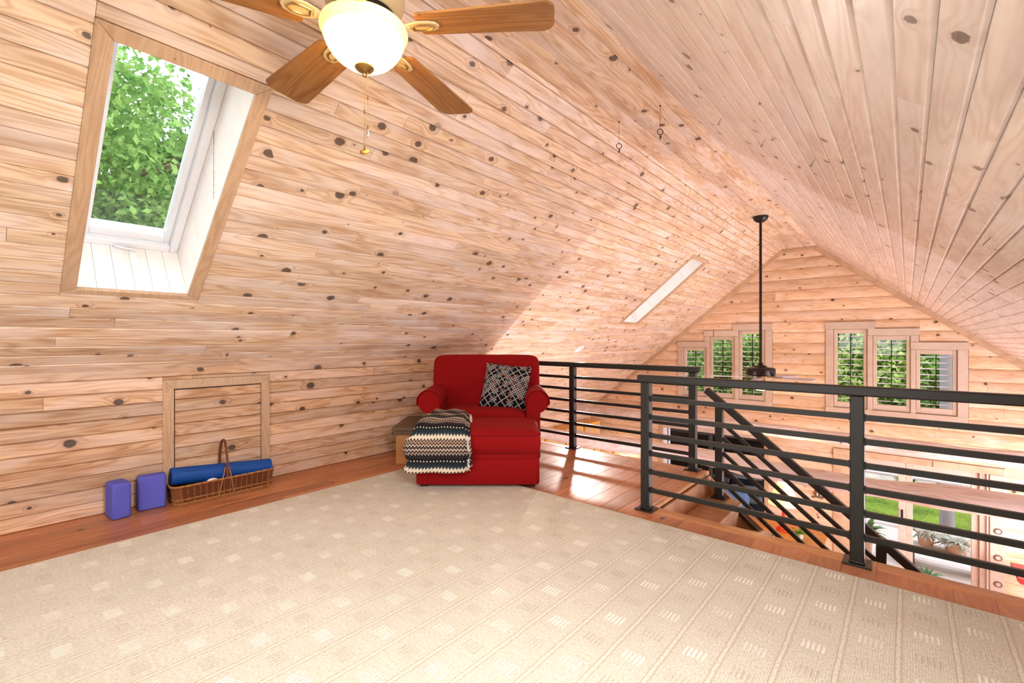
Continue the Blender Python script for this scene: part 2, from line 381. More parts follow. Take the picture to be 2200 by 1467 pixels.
FWR = frame((XR, 0, 0), (0,-1,0), (0,0,1), (-1,0,0))
VG = [(0,.004), (.06,.0145), (.94,.0145), (1,.004)]
VGW = [(0,.004), (.09,.0145), (.91,.0145), (1,.004)]
def board(parent, name, fr, prof, sb, st, w0, w1, mat):
    O, ex, ey, n = fr; sc = (sb[0]+sb[1])/2; wc = (w0+w1)/2
    pr = [(0, 0)] + prof + [(1, 0)]; vs = []; k = len(pr)
    for fw, d in pr:
        a = sb[0]+(st[0]-sb[0])*fw; b = sb[1]+(st[1]-sb[1])*fw; w = w0+fw*(w1-w0)
        vs += [(a-sc, w-wc, d), (b-sc, w-wc, d)]
    fs = [(2*i, 2*i+1, 2*i+3, 2*i+2) for i in range(k-1)] + [(2*k-2, 2*k-1, 1, 0)]
    fs += [tuple(2*i for i in range(k)), tuple(2*i+1 for i in range(k))[::-1]]
    me = bpy.data.meshes.new(name); me.from_pydata(vs, [], fs); me.update(); me.materials.append(M[mat])
    o = bpy.data.objects.new(name, me); COL.objects.link(o)
    if len(prof) > 4:
        me.polygons.foreach_set('use_smooth', [True]*len(me.polygons))
        try: me.set_sharp_from_angle(angle=math.radians(35))
        except Exception: pass
    p = O+ex*sc+ey*wc
    m = Matrix.Identity(4)
    for i, a in enumerate((ex, ey, n)):
        for r in range(3): m[r][i] = a[r]
    for r in range(3): m[r][3] = p[r]
    o.parent = parent; o.matrix_local = m
    return o
def courses(parent, name, fr, srange, W0, W1, pitch, prof, mat, holes=(), seg=(2.2, 4.4), gap=.0006):
    w = W0; srf = srange if callable(srange) else (lambda q: srange)
    while w < W1-.012:
        w1 = min(w+pitch, W1)
        a0, a1 = srf(w), srf(w1)
        S0, S1 = min(a0[0], a1[0]), max(a0[1], a1[1])
        cuts = []; x = S0 + random.uniform(.4, seg[1])
        while x < S1-.35: cuts.append(x); x += random.uniform(*seg)
        pieces = [(S0, S1, w, w1)]
        for (h0, h1, hw0, hw1) in holes:
            nx = []
            for (p0, p1, q0, q1) in pieces:
                if h1 <= p0 or h0 >= p1 or hw1 <= q0+.004 or hw0 >= q1-.004: nx.append((p0, p1, q0, q1)); continue
                if h0 > p0+.01: nx.append((p0, h0, q0, q1))
                if h1 < p1-.01: nx.append((h1, p1, q0, q1))
                m0, m1 = max(p0, h0), min(p1, h1)
                if hw0 > q0+.012: nx.append((m0, m1, q0, hw0))
                if hw1 < q1-.012: nx.append((m0, m1, hw1, q1))
            pieces = nx
        fin = []
        for (p0, p1, q0, q1) in pieces:
            cs = [c for c in cuts if p0+.15 < c < p1-.15]; e = [p0]+cs+[p1]
            fin += [(e[i], e[i+1], q0, q1) for i in range(len(e)-1)]
        for (p0, p1, q0, q1) in fin:
            l0, l1 = srf(q0), srf(q1)
            sb = (max(p0, l0[0])+.0008, min(p1, l0[1])-.0008); st = (max(p0, l1[0])+.0008, min(p1, l1[1])-.0008)
            if sb[1]-sb[0] < .02 and st[1]-st[0] < .02: continue
            if st[1] < st[0]: st = ((st[0]+st[1])/2,)*2
            if sb[1] < sb[0]: sb = ((sb[0]+sb[1])/2,)*2
            board(parent, name, fr, prof, sb, st, q0+gap, q1-gap, mat)
        w = w1
def slab(name, fr, s0, s1, w0, w1, th, mat, holes=()):
    ss = sorted({s0, s1, *[min(max(h[0], s0), s1) for h in holes], *[min(max(h[1], s0), s1) for h in holes]})
    ws = sorted({w0, w1, *[min(max(h[2], w0), w1) for h in holes], *[min(max(h[3], w0), w1) for h in holes]})
    b = MB()
    for i in range(len(ss)-1):
        for j in range(len(ws)-1):
            cs, cw = (ss[i]+ss[i+1])/2, (ws[j]+ws[j+1])/2
            if any(h[0] < cs < h[1] and h[2] < cw < h[3] for h in holes): continue
            b.fbox(fr, ss[i], ss[i+1], ws[j], ws[j+1], -th, 0)
    return struct(b.build(name, mat))
# ================================================================== SETTING
WT = (ZF-ZK)/ST
SK1 = (.34, .85, .78, 2.18); SK2 = (6.64, 7.17, .78, 2.18)
FRAME_W = .062
def grow(h): return (h[0]-FRAME_W, h[1]+FRAME_W, h[2]-.036, h[3]+FRAME_W)
P = .0885
# left slope
o = slab('ceiling', FL, YR-.2, YG+.2, -2.27, WT+.02, .12, 'wall_plain', [tuple(a+b for a, b in zip(h, (-.0155, .0155, -.0155, .0155))) for h in (SK1, SK2)])
o['label'] = 'knotty pine sloped ceiling on the left with two skylights'
courses(o, 'plank', FL, (YR, YG), 0., WT, P, VG, 'pine_ceiling', [grow(SK1), grow(SK2)], (1.8, 4.2))
courses(o, 'plank', FL, (YE, YG), -2.268, 0., P, VG, 'pine_ceiling', [], (1.8, 3.6))
# right slope
SKR = (-.85, -.34, .78, 2.18)
o = slab('ceiling', FR, -YG-.2, -YR+.2, -2.27, WT+.02, .12, 'wall_plain', [tuple(a+b for a, b in zip(SKR, (-.0155, .0155, -.0155, .0155)))])
o['label'] = 'whitewashed pine sloped ceiling on the right, paled by light put into its colour'
courses(o, 'plank', FR, (-YG, -YR), 0., WT, P*1.02, VGW, 'pine_ceiling_lit', [grow(SKR)], (1.8, 4.2))
courses(o, 'plank', FR, (-YG, -3.05), -1.5, 0., P, VGW, 'pine_ceiling_lit', [], (1.8, 3.6))
# flat ridge strip
o = slab('ceiling', FT, YR-.2, YG+.2, -.06, XF1-XF0+.06, .1, 'wall_plain')
o['label'] = 'narrow flat pine ceiling strip along the ridge'
courses(o, 'plank', FT, (YR, YG), 0., XF1-XF0, (XF1-XF0)/6, VG, 'pine_ceiling', [], (1.8, 4.2))
# left knee wall with the hatch
HY0, HY1, HZ = .848, 1.572, .86
o = slab('wall_left', FK, YR, YE-.05, 0, ZK+.02, .1, 'wall_plain', [(HY0+.06, HY1-.06, 0.005, HZ-.06)])
o['label'] = 'low knee wall of horizontal knotty pine boards'
wall_left = o
courses(o, 'plank', FK, (YR, YE-.02), 0., ZK+.004, P, VG, 'pine_wall', [(HY0, HY1, -.1, HZ)], (1.4, 3.4))
# right knee wall, rear wall, closures
o = slab('wall_right', FKR, -3.0, -YR, 0, ZK+.02, .1, 'wall_plain'); o['label'] = 'low pine knee wall on the right'
courses(o, 'plank', FKR, (-3.0, -YR), 0., ZK, P, VG, 'pine_wall', [], (1.4, 3.4))
o = slab('wall_front', FB, -XR-.2, -XL+.2, ZL, ZF+.1, .15, 'wall_plain', [(.15, 2.75, .6, 2.1)]); o['label'] = 'rear gable wall behind the viewpoint'
def rear_range(z):
    a = XK+(z-ZK)/SL if z > ZK else XK; b = XKR-(z-ZK)/SL if z > ZK else XKR
    return (-b, -a)
courses(o, 'plank', FB, rear_range, 0., ZF, .19, VG, 'pine_wall', [(.15, 2.75, .6, 2.1)], (1.8, 3.6))
b = MB(); yc = YE-.05
b.add([(XL,yc,-.28),(XK,yc,-.28),(XK,yc,ZK),(XL,yc,ZK+SL*(XL-XK)),(XL,YE,-.28),(XK,YE,-.28),(XK,YE,ZK),(XL,YE,ZK+SL*(XL-XK))],
      [(0,1,2,3),(7,6,5,4),(0,4,5,1),(1,5,6,2),(2,6,7,3),(3,7,4,0)])
struct(b.build('wall_left', 'wall_plain'), 'pine panel closing the eaves behind the knee wall')
b = MB(); x0, x1 = XKR, XR
b.add([(x0,3.,-.28),(x1,3.,-.28),(x1,3.,ZK-SL*(x1-x0)),(x0,3.,ZK),(x0,3.05,-.28),(x1,3.05,-.28),(x1,3.05,ZK-SL*(x1-x0)),(x0,3.05,ZK)],
      [(0,1,2,3),(7,6,5,4),(0,4,5,1),(1,5,6,2),(2,6,7,3),(3,7,4,0)])
struct(b.build('wall_right', 'wall_plain'), 'pine panel closing the eaves on the right')
# loft floor
b = MB(); b.box(XL, XR, YR, 3.02, -.28, -.0145); b.box(XL, -1.35, 3.02, YE-.01, -.28, -.0145)
floor = struct(b.build('floor', 'pine_nosing'), 'reddish pine plank floor of the loft')
FF2 = frame((XK, 0, -.0145), (0,-1,0), (1,0,0), (0,0,1))
FPR = [(0,.0128), (.018,.0145), (.982,.0145), (1,.0128)]
courses(floor, 'floor_plank', FF2, (-4.06, -YR), 0., .72, .144, FPR, 'pine_floor', [], (1.2, 2.8), .0003)
courses(floor, 'floor_plank', FF2, (-4.06, -2.62), .72, -1.35-XK, .1313, FPR, 'pine_floor', [], (1.2, 2.8), .0003)
courses(floor, 'floor_plank', FF2, (-2.925, -2.62), -1.35-XK, XKR-XK, .137, FPR, 'pine_floor', [], (1.2, 2.8), .0003)
FN = frame((0, 0, -.0145), (1,0,0), (0,1,0), (0,0,1))
NPR = [(0,.0135), (.03,.0145), (.9,.0145), (.97,.011), (1,.002)]
board(floor, 'edge_board', FN, NPR, (-1.355, -.12), (-1.355, -.12), 2.927, 3.045, 'pine_nosing')
board(floor, 'edge_board', FN, NPR, (-.118, XKR), (-.118, XKR), 2.927, 3.045, 'pine_nosing')
board(floor, 'edge_board', FN, NPR, (XK, -2.2), (XK, -2.2), 4.062, 4.185, 'pine_floor')
board(floor, 'edge_board', FN, NPR, (-2.198, -1.33), (-2.198, -1.33), 4.062, 4.185, 'pine_floor')
b = MB(); b.box(-1.352, -1.322, 3.045, 4.185, -.035, -.0005); b.build('stair_nosing', 'pine_nosing', floor, bevel=.006)
# far gable ---------------------------------------------------------
def gable_range(z):
    if z <= ZK+SL*(XL-XK): return (XL, XR)
    return (XK+(z-ZK)/SL, XKR-(z-ZK)/SL)
LOG = [(0,.008), (.04,.018), (.2,.026), (.42,.030), (.62,.0285), (.82,.0235), (.96,.016), (1,.008)]
SASH_R = [(-.965, -.505, .0, 1.33), (-.435, .035, .0, 1.22), (.095, .565, .0, 1.0)]
HEAD_R = [(-1.085, -.405, 1.33, 1.455), (-.5, .14, 1.22, 1.335), (.035, .685, 1.0, 1.113)]
POST_R = [(-1.08, -.965, -.002, 1.33), (-.505, -.435, -.002, 1.22), (-.505, -.44, 1.335, 1.33), (.035, .095, -.002, 1.0), (.035, .135, 1.113, 1.22), (.565, .68, -.002, 1.0)]
SILL_R = [(-1.08, .68, -.105, -.002)]
mir = lambda r: (-2.98-r[1], -2.98-r[0], r[2], r[3])
D1 = (-.72, .87, -2.66, -.80); D3 = (-3.98, -2.03, -2.62, -.72)
sash = SASH_R + [mir(r) for r in SASH_R]
bh = []
for (h, pz) in ((HEAD_R, SASH_R), ([mir(r) for r in HEAD_R], [mir(r) for r in SASH_R])):
    for r in h: bh.append((r[0], r[1], -.105, r[3]))
bh.append((-.97, 1.05, ZL, -.70)); bh.append((-4.06, -1.95, ZL, -.64))
gable = slab('wall_back', FG, XL-.1, XR+.1, ZL, ZK+.05, .2, 'wall_plain', sash+[D1, D3])
gable['label'] = 'far gable wall of rounded honey pine log siding'
g2 = MB(); z = ZK+.05
while z < ZF:
    z1 = min(z+.19, ZF+.05); a = gable_range(z)
    segs = [(a[0]-.05, a[1]+.05)]
    for h in sash:
        if h[3] > z+.001 and h[2] < z1:
            ns = []
            for (p, q) in segs:
                if h[1] <= p or h[0] >= q: ns.append((p, q)); continue
                if h[0] > p: ns.append((p, h[0]))
                if h[1] < q: ns.append((h[1], q))
                if h[3] < z1: g2.fbox(FG, h[0], h[1], h[3], z1, -.2, 0)
            segs = ns
    for p, q in segs: g2.fbox(FG, p, q, z, z1, -.2, 0)
    z = z1
g2.build('wall_core', 'wall_plain', gable)
courses(gable, 'log_course', FG, gable_range, ZL, ZF-.002, .19, LOG, 'pine_gable', bh, (1.6, 3.4), .0008)
# rake trims against the slopes
for i, sgn in enumerate((-1, 1)):
    n = Vector((0, -1, 0))
    if sgn < 0: a, bb = Vector((XL, YG, ZK+SL*(XL-XK))), Vector((XF0, YG, ZF))
    else: a, bb = Vector((XKR+1.4, YG, ZK-SL*1.4)), Vector((XF1, YG, ZF))
    d = (bb-a).normalized(); inn = Vector((d.z, 0, -d.x)) if sgn < 0 else Vector((-d.z, 0, d.x))
    t = MB(); t.bar(a+inn*.05+n*.035, bb+inn*.05+n*.035, .07, .085, up=inn)
    struct(t.build('trim_%d' % (i+1), 'pine_trim', bevel=.006), 'pine rake trim where gable wall meets %s slope' % ('left' if sgn < 0 else 'right'))
t = MB(); t.box(XF0, XF1, YG-.06, YG, ZF-.07, ZF-.016); struct(t.build('trim_3', 'pine_trim', bevel=.006), 'short pine trim at the ridge of the gable')
# gable windows
WN = ['tallest window of the right group, next to the middle of the gable', 'middle window of the right gable group', 'lowest window of the right gable group, with pale post behind',
      'tallest window of the left group, behind the fan rod', 'middle window of the left gable group', 'lowest window of the left gable group, nearest the slope']
slat_me = None
for k in range(6):
    x0, x1, z0, z1 = sash[k]
    w = bpy.data.objects.new('window_%d' % (k+1), None); COL.objects.link(w); w.location = ((x0+x1)/2, YG, z0); struct(w, WN[k]); off = w.location.copy()
    head = (HEAD_R+[mir(r) for r in HEAD_R])[k]
    MB().fbox(FG, head[0], head[1], head[2]+.001, head[3], -.01, .052).build('head_casing', 'pine_casing', w, off=off, bevel=.004)
    pos = (POST_R if k < 3 else [mir(r) for r in POST_R])
    mine = {0: [0], 1: [1, 4], 2: [3, 5]}[k % 3]
    for q in mine:
        r = pos[q]; MB().fbox(FG, r[0]+.0005, r[1]-.0005, r[2], r[3]-.001, -.01, .042).build('side_casing', 'pine_casing', w, off=off, bevel=.004)
    if k % 3 == 1:
        r = (SILL_R if k < 3 else [mir(q) for q in SILL_R])[0]
        MB().fbox(FG, r[0], r[1], r[2], r[3], -.01, .046).build('sill_casing', 'pine_casing', w, off=off, bevel=.004)
    g = .004; fw = .052
    for (a, b_, c, d) in ((x0+g, x0+fw, z0+g, z1-g), (x1-fw, x1-g, z0+g, z1-g), (x0+fw, x1-fw, z1-fw-.02, z1-g), (x0+fw, x1-fw, z0+g, z0+fw+.045)):
        MB().fbox(FG, a, b_, c, d, -.05, .02).build('sash_rail', 'pine_casing', w, off=off, bevel=.004)
    a, b_, c, d = x0+fw, x1-fw, z0+fw+.045, z1-fw-.02
    MB().fbox(FG, a, b_, c, d, -.135, -.13).build('glass_pane', 'glass', w, off=off)
    MB().fbox(FG, (a+b_)/2-.006, (a+b_)/2+.006, c, d, -.045, -.03).build('tilt_rod', 'black_metal', w, off=off)
    nsl = int(round((d-c)/.094))
    for q in range(nsl):
        zz = c+(q+.5)*(d-c)/nsl; t = MB(); t.box(a+.003, b_-.003, -.034, .034, -.004, .004)
        t.xf(Matrix.Translation((0, YG+.088, zz)) @ Matrix.Rotation(math.radians(-9), 4, 'X'))
        t.build('blind_slat', 'white_vinyl', w, off=off)
# glazed deck door
w = bpy.data.objects.new('door_1', None); COL.objects.link(w); w.location = (.1, YG, ZL); struct(w, 'pine framed glazed double door to the deck'); off = w.location.copy()
for r in ((-.97, -.845, ZL, -.71), (-.845, -.72, ZL, -.71)): MB().fbox(FG, r[0], r[1], r[2], r[3], 0, .04 if r[0] < -.9 else .02).build('side_casing', 'pine_trim', w, off=off, bevel=.004)
MB().fbox(FG, -.97, 1.05, -.80, -.70, 0, .05).build('head_casing', 'pine_trim', w, off=off, bevel=.004)
MB().fbox(FG, .872, .898, ZL, -.80, 0, .03).build('sunlit_jamb', 'white_vinyl', w, off=off)  # sunlit jamb edge, its brightness put in as white colour
post = MB().fbox(FG, .90, 1.05, ZL, -.80, 0, .06).build('log_end_post', 'pine_casing', w, off=off, bevel=.004)
for zz in (-1.60, -1.98, -2.36):
    t = MB(); t.lathe([(0, .012), (.028, .012), (.03, .008), (.042, .008), (.046, 0)], seg=20); t.xf(Matrix.Translation((.98, YG-.06, zz)) @ Matrix.Rotation(PI/2, 4, 'X'))
    t.build('wooden_plug', 'brown_plate', post, off=off, smooth=True)
    t = MB(); t.lathe([(0, .016), (.026, .015), (.028, .01)], seg=20); t.xf(Matrix.Translation((.98, YG-.06, zz)) @ Matrix.Rotation(PI/2, 4, 'X')); t.build('plug_face', 'pine_casing', post, off=off, smooth=True)
for (a, b_) in ((-.715, -.03), (-.025, .80)):
    lf = MB()
    for r in ((a, a+.085, -2.64, -.81), (b_-.085, b_, -2.64, -.81), (a+.085, b_-.085, -.91, -.81), (a+.085, b_-.085, -2.64, -2.52)): lf.fbox(FG, r[0], r[1], r[2], r[3], -.09, -.03)
    l = lf.build('door_leaf', 'pine_casing', w, off=off, bevel=.004)
    MB().fbox(FG, a+.085, b_-.085, -2.52, -.91, -.065, -.06).build('glass_pane', 'glass', l, off=off)
MB().fbox(FG, .80, .87, -2.66, -.80, -.1, 0).build('jamb', 'pine_casing', w, off=off)
t = MB(); t.bar((-.07, YG-.02, -1.75), (-.07, YG-.02, -1.55), .02, .03, up=(1,0,0)); t.build('handle', 'black_metal', w, off=off, bevel=.005)
# white sliding door to the porch
w = bpy.data.objects.new('door_2', None); COL.objects.link(w); w.location = (-3., YG, ZL); struct(w, 'white framed sliding glass door to the dark porch'); off = w.location.copy()
for r in ((-4.06, -3.98, ZL, -.64), (-2.03, -1.95, ZL, -.64)): MB().fbox(FG, r[0], r[1], r[2], r[3], 0, .04).build('side_casing', 'pine_trim', w, off=off, bevel=.004)
MB().fbox(FG, -3.98, -2.03, -.72, -.64, 0, .04).build('head_casing', 'pine_casing', w, off=off, bevel=.004)
for (a, b_, dd) in ((-3.978, -3.0, -.05), (-3.06, -2.032, -.10)):
    lf = MB()
    for r in ((a, a+.06, -2.62, -.725), (b_-.06, b_, -2.62, -.725), (a+.06, b_-.06, -.79, -.725), (a+.06, b_-.06, -2.62, -2.54)): lf.fbox(FG, r[0], r[1], r[2], r[3], dd-.04, dd)
    l = lf.build('door_panel', 'roof_dark', w, off=off, bevel=.003)
    MB().fbox(FG, a+.06, b_-.06, -2.54, -.79, dd-.023, dd-.018).build('glass_pane', 'glass_dim', l, off=off)
MB().fbox(FG, -3.978, -3.90, -2.62, -.725, -.05, .03).build('jamb', 'white_vinyl', w, off=off, bevel=.004); MB().fbox(FG, -3.87, -3.85, -2.62, -.725, -.05, .01).build('jamb', 'white_vinyl', w, off=off)
# knee wall hatch
w = bpy.data.objects.new('door_3', None); COL.objects.link(w); w.location = (XK, 1.21, 0); struct(w, 'small pine hatch door low in the left knee wall'); off = w.location.copy()
for (sb, st, w0, w1, vert) in (((HY0, HY0+.066), None, 0, HZ, 1), ((HY1-.066, HY1), None, 0, HZ, 1)):
    t = MB(); a, b_ = sb; inner = (a == HY0)
    q = [(a, 0), (b_, 0), (b_, HZ-.066 if inner else HZ), (a, HZ if inner else HZ-.066)]
    vs = [FK[0]+FK[1]*s_+FK[2]*z_+FK[3]*d for d in (0, .024) for s_, z_ in q]; t.add(vs, [(0,3,2,1),(4,5,6,7),(0,1,5,4),(1,2,6,5),(2,3,7,6),(3,0,4,7)])
    t.build('side_casing', 'pine_trim', w, off=off, bevel=.003)
t = MB(); q = [(HY0+.066, HZ-.066), (HY1-.066, HZ-.066), (HY1, HZ), (HY0, HZ)]
vs = [FK[0]+FK[1]*s_+FK[2]*z_+FK[3]*d for d in (0, .024) for s_, z_ in q]; t.add(vs, [(0,3,2,1),(4,5,6,7),(0,1,5,4),(1,2,6,5),(2,3,7,6),(3,0,4,7)])
t.build('head_casing', 'pine_trim', w, off=off, bevel=.003)
FKD = (Vector(FK[0])-off, FK[1], FK[2], FK[3])
courses(w, 'door_plank', FKD, (HY0+.072, HY1-.070), .008, HZ-.073, P, VG, 'pine_wall', [], (3, 4))
MB().fbox(FK, HY0+.06, HY1-.06, 0.005, HZ-.06, -.03, -.002).build('backing', 'roof_dark', w, off=off)
t = MB(); t.tube([(XK+.014, 1.13+.012*i, .735+.006*math.sin(PI*i/10)) for i in range(11)], [.002]+[.007]*9+[.002], 8); t.build('finger_pull', 'pine_trim', w, off=off, smooth=True)
# skylights
def skylight(num, h, fr, label, full=True):
    w = bpy.data.objects.new('window_%d' % num, None); COL.objects.link(w); O, ex, ey, n = fr
    w.location = O+ex*((h[0]+h[1])/2)+ey*h[2]; struct(w, label); off = w.location.copy()
    F = FRAME_W; y0, y1, a, b_ = h; B = .036
    for q in ([(y0-F, a-B), (y1+F, a-B), (y1, a), (y0, a)], [(y0, b_), (y1, b_), (y1+F, b_+F), (y0-F, b_+F)], [(y0-F, a-B), (y0, a), (y0, b_), (y0-F, b_+F)], [(y1, a), (y1+F, a-B), (y1+F, b_+F), (y1, b_)]):
        t = MB(); vs = [O+ex*s_+ey*w_+n*d for d in (0, .022) for s_, w_ in q]; t.add(vs, [(0,3,2,1),(4,5,6,7),(0,1,5,4),(1,2,6,5),(2,3,7,6),(3,0,4,7)])
        t.build('casing', 'pine_trim', w, off=off, bevel=.004)
    D = -.46
    for (s0, s1) in ((y0-.015, y0), (y1, y1+.015)):
        nb = 4
        for i in range(nb): MB().fbox(fr, s0, s1, a+(b_-a)*i/nb+.0008, a+(b_-a)*(i+1)/nb-.0008, D, 0).build('shaft_board', 'pine_shaft', w, off=off)
    for (w0, w1) in ((a-.015, a), (b_, b_+.015)):
        nb = 6
        for i in range(nb): MB().fbox(fr, y0+(y1-y0)*i/nb+.0008, y0+(y1-y0)*(i+1)/nb-.0008, w0, w1, D, 0).build('shaft_board', 'pine_shaft', w, off=off)
    S = .045
    for (p, q, r_, s_, d0, d1) in ((y0, y0+S, a, b_, -.45, -.36), (y1-S, y1, a, b_, -.45, -.36), (y0+S, y1-S, a, a+S, -.45, -.36), (y0+S, y1-S, b_-S, b_, -.45, -.36)):
        MB().fbox(fr, p, q, r_, s_, d0, d1).build('fixed_frame', 'white_vinyl', w, off=off, bevel=.006)
    sm = MB(); S2 = .03; p0, p1, q0, q1 = y0+S, y1-S, a+S, b_-S
    for (p, q, r_, s_) in ((p0, p0+S2, q0, q1), (p1-S2, p1, q0, q1), (p0+S2, p1-S2, q0, q0+S2+.02), (p0+S2, p1-S2, q1-S2, q1)): sm.fbox(fr, p, q, r_, s_, -.48, -.40)
    sm.build('sash', 'white_vinyl', w, off=off, bevel=.004)
    MB().fbox(fr, p0+S2, p1-S2, q0+S2+.02, q1-S2, -.455, -.45).build('glass_pane', 'glass_tinted', w, off=off)
    c = O+ex*((y0+y1)/2-.02)+ey*(a+.02)+n*-.345
    t = MB(); t.bar(c-ex*.05+n*.0, c+ex*.06-ey*.012+n*.012, .012, .014, up=n); t.build('crank_handle', 'white_vinyl', w, off=off, bevel=.004)
    return w
skylight(7, SK1, FL, 'large skylight with pine casing in the left slope above the hatch')
skylight(8, SK2, FL, 'bright skylight in the left slope near the far gable')
skylight(9, SKR, FR, 'unseen skylight added in the right slope beside the viewpoint')  # unseen, added as an opening for the right fill lamp
# great room shell
b = MB(); b.box(XL-.1, XR+.1, YR, YG+.2, ZL-.15, ZL); struct(b.build('floor', 'pine_nosing'), 'honey wood floor of the great room below')
o = slab('wall_left', FWL, YR, YG, ZL, -.44, .12, 'wall_plain'); o['label'] = 'left outer wall of the great room below the slope'
courses(o, 'log_course', FWL, (YE-.5, YG), ZL+1.3, -.46, .19, LOG, 'pine_gable', [], (1.6, 3.2))
o = slab('wall_right', FWR, -YG, -YR, ZL, -.44, .12, 'wall_plain', [(-8.9, -4.3, -2.25, -.25)]); o['label'] = 'right outer wall of the great room below the slope'
# ================================================================== RAILINGS
def straight_rail(name, label, y, posts, x0, x1, base=0.):
    c = ((x0+x1)/2, y, base); r = thing(name, label, 'railing', c); off = Vector(c)
    b = MB(); b.box(x0, x1, y-.03, y+.03, .862, .912); b.build('top_rail', 'rail_paint', r, off=off, bevel=.008, seg=3)
    for px in posts:
        b = MB(); b.box(px-.03, px+.03, y-.03, y+.03, .0, .862); p = b.build('post', 'rail_paint', r, off=off, bevel=.005)
        b = MB(); b.box(px-.06, px+.06, y-.06, y+.06, .0005, .010); q = b.build('base_plate', 'rail_weld', p, off=off, bevel=.002)
        b = MB(); b.box(px-.035, px+.035, y-.035, y+.035, .010, .018); b.build('weld_collar', 'rail_weld', p, off=off, bevel=.004)
    e = sorted(posts)
    spans = [(e[i]+.03, e[i+1]-.03) for i in range(len(e)-1)]
    if x0 < e[0]-.2: spans.append((x0, e[0]-.03))
    for a, b_ in spans:
        for k in range(6):
            z = .137+.123*k; b = MB(); b.box(a, b_, y-.011, y+.011, z-.0145, z+.0145)
            b.box(a, a+.007, y-.014, y+.014, z-.018, z+.018); b.box(b_-.007, b_, y-.014, y+.014, z-.018, z+.018)
            b.build('bar', 'rail_paint', r, off=off)
    return r
straight_rail('railing', 'dark metal railing in the foreground along the stairwell edge', 2.955, [-1.344, -.197, .95], -1.40, XKR-.02)
straight_rail('railing', 'dark metal railing behind the red armchair at the loft edge', 4.12, [-3.96, -2.70, -1.44], -4.02, -1.375)
# stair
RISE, RUN, XS, YS0, YS1 = .2, .2417, -1.322, 3.06, 4.17
st = thing('staircase', 'wooden staircase going down from the loft beside the railing', 'stairs', (-1.2, 3.6, ZL))
off = st.location.copy()
for i in range(13):
    x = XS+RUN*i; z = -RISE*(i+1)
    b = MB(); b.box(x-.0, x+.018, YS0, YS1, z, z+RISE-.034 if i else z+RISE-.04); b.build('riser', 'stair_wood', st, off=off)
    if i < 12:
        b = MB(); b.box(x+.019, x+RUN+.03, YS0, YS1, z-.034, z); b.build('tread', 'stair_wood', st, off=off, bevel=.006)
for y in (YS0-.035, YS1+.002):
    b = MB(); q = [(XS, -.05), (XS, -.5), (XS+RUN*11, -.5-RISE*11), (XS+RUN*12, ZL), (XS+RUN*12+.02, -.02-RISE*12)]
    vs = [(a, y, c) for a, c in q]+[(a, y+.03, c) for a, c in q]; n_ = len(q)
    b.add(vs, [tuple(range(n_))[::-1], tuple(range(n_, 2*n_))]+[(i, (i+1) % n_, n_+(i+1) % n_, n_+i) for i in range(n_)]); b.build('stringer', 'stair_wood', st, off=off)
r = thing('stair_railing', 'dark sloping metal handrail with diagonal bars descending the stairs', 'railing', (-1.22, 4.13, -.2)); off = r.location.copy()
SR = RISE/RUN; hz = lambda x: .70-SR*(x+1.31)
YH = 4.13
b = MB(); b.bar((-1.33, YH, hz(-1.33)), (1.45, YH, hz(1.45)), .05, .055); b.build('handrail', 'rail_paint', r, off=off, bevel=.006)
sp = [-1.22, -.14, .94]
for px in sp:
    zt = -RISE*(int((px-XS)/RUN)+1)
    b = MB(); b.box(px-.03, px+.03, YH-.03, YH+.03, zt, hz(px)-.02); p = b.build('post', 'rail_paint', r, off=off, bevel=.005)
    b = MB(); b.box(px-.055, px+.06, YH-.06, YH+.035, zt+.0005, zt+.010); b.build('base_plate', 'rail_weld', p, off=off)
for i in range(2):
    for k in range(6):
        dz = -.165-.125*k; a, b_ = sp[i]+.03, sp[i+1]-.03
        b = MB(); b.bar((a, YH, hz(a)+dz), (b_, YH, hz(b_)+dz), .022, .029); b.build('bar', 'rail_paint', r, off=off)
# ================================================================== LOG TIE BEAMS
for y, lab in ((6.07, 'nearer peeled log tie beam crossing the great room'), (8.62, 'farther peeled log tie beam close to the gable wall')):
    n_ = 90; pts = []; rs = []
    for i in range(n_+1):
        x = XL-.02+(XR-XL)*i/n_; pts.append((x, y+.02*math.sin(x*2.3+y), -.37+.018*math.sin(x*1.7+y*2))); rs.append(.108+.012*math.sin(x*3.1+y)+.007*math.sin(x*7.7)+random.uniform(-.002, .002))
    b = MB(); b.tube(pts, rs, 20); o = b.build('log_beam', 'pine_log', off=Vector((XL, y, -.37)), smooth=True); tag(o, lab, 'beam', 'log tie beams')
# ================================================================== CEILING FAN over the loft
HX, HY, BZ = -1.465, .893, 2.262
fan = thing('ceiling_fan', 'ceiling fan with walnut blades and lit cream glass bowl in the foreground', 'ceiling fan', (HX, HY, ZF)); off = Vector((HX, HY, ZF))
c0 = (HX, HY, 0)
MB().lathe([(0, 2.795), (.062, 2.795), (.066, 2.78), (.06, 2.755), (.035, 2.735), (.016, 2.73)][::-1], c0, 28).build('canopy', 'fan_cream', fan, off=off, smooth=True)
b = MB(); b.tube([(HX, HY, 2.74), (HX, HY, 2.46)], .013, 12); b.build('downrod', 'fan_cream', fan, off=off, smooth=True)
MB().lathe([(.03, 2.30), (.09, 2.30), (.115, 2.315), (.135, 2.34), (.14, 2.37), (.138, 2.40), (.12, 2.425), (.08, 2.445), (.03, 2.46), (0, 2.465)], c0, 36).build('motor_housing', 'fan_cream', fan, off=off, smooth=True)
m = MB().lathe([(.028, 2.235), (.028, 2.27), (.10, 2.275), (.112, 2.285), (.112, 2.298), (.06, 2.30), (.03, 2.305)], c0, 32).build('flywheel', 'fan_bronze', fan, off=off, smooth=True)
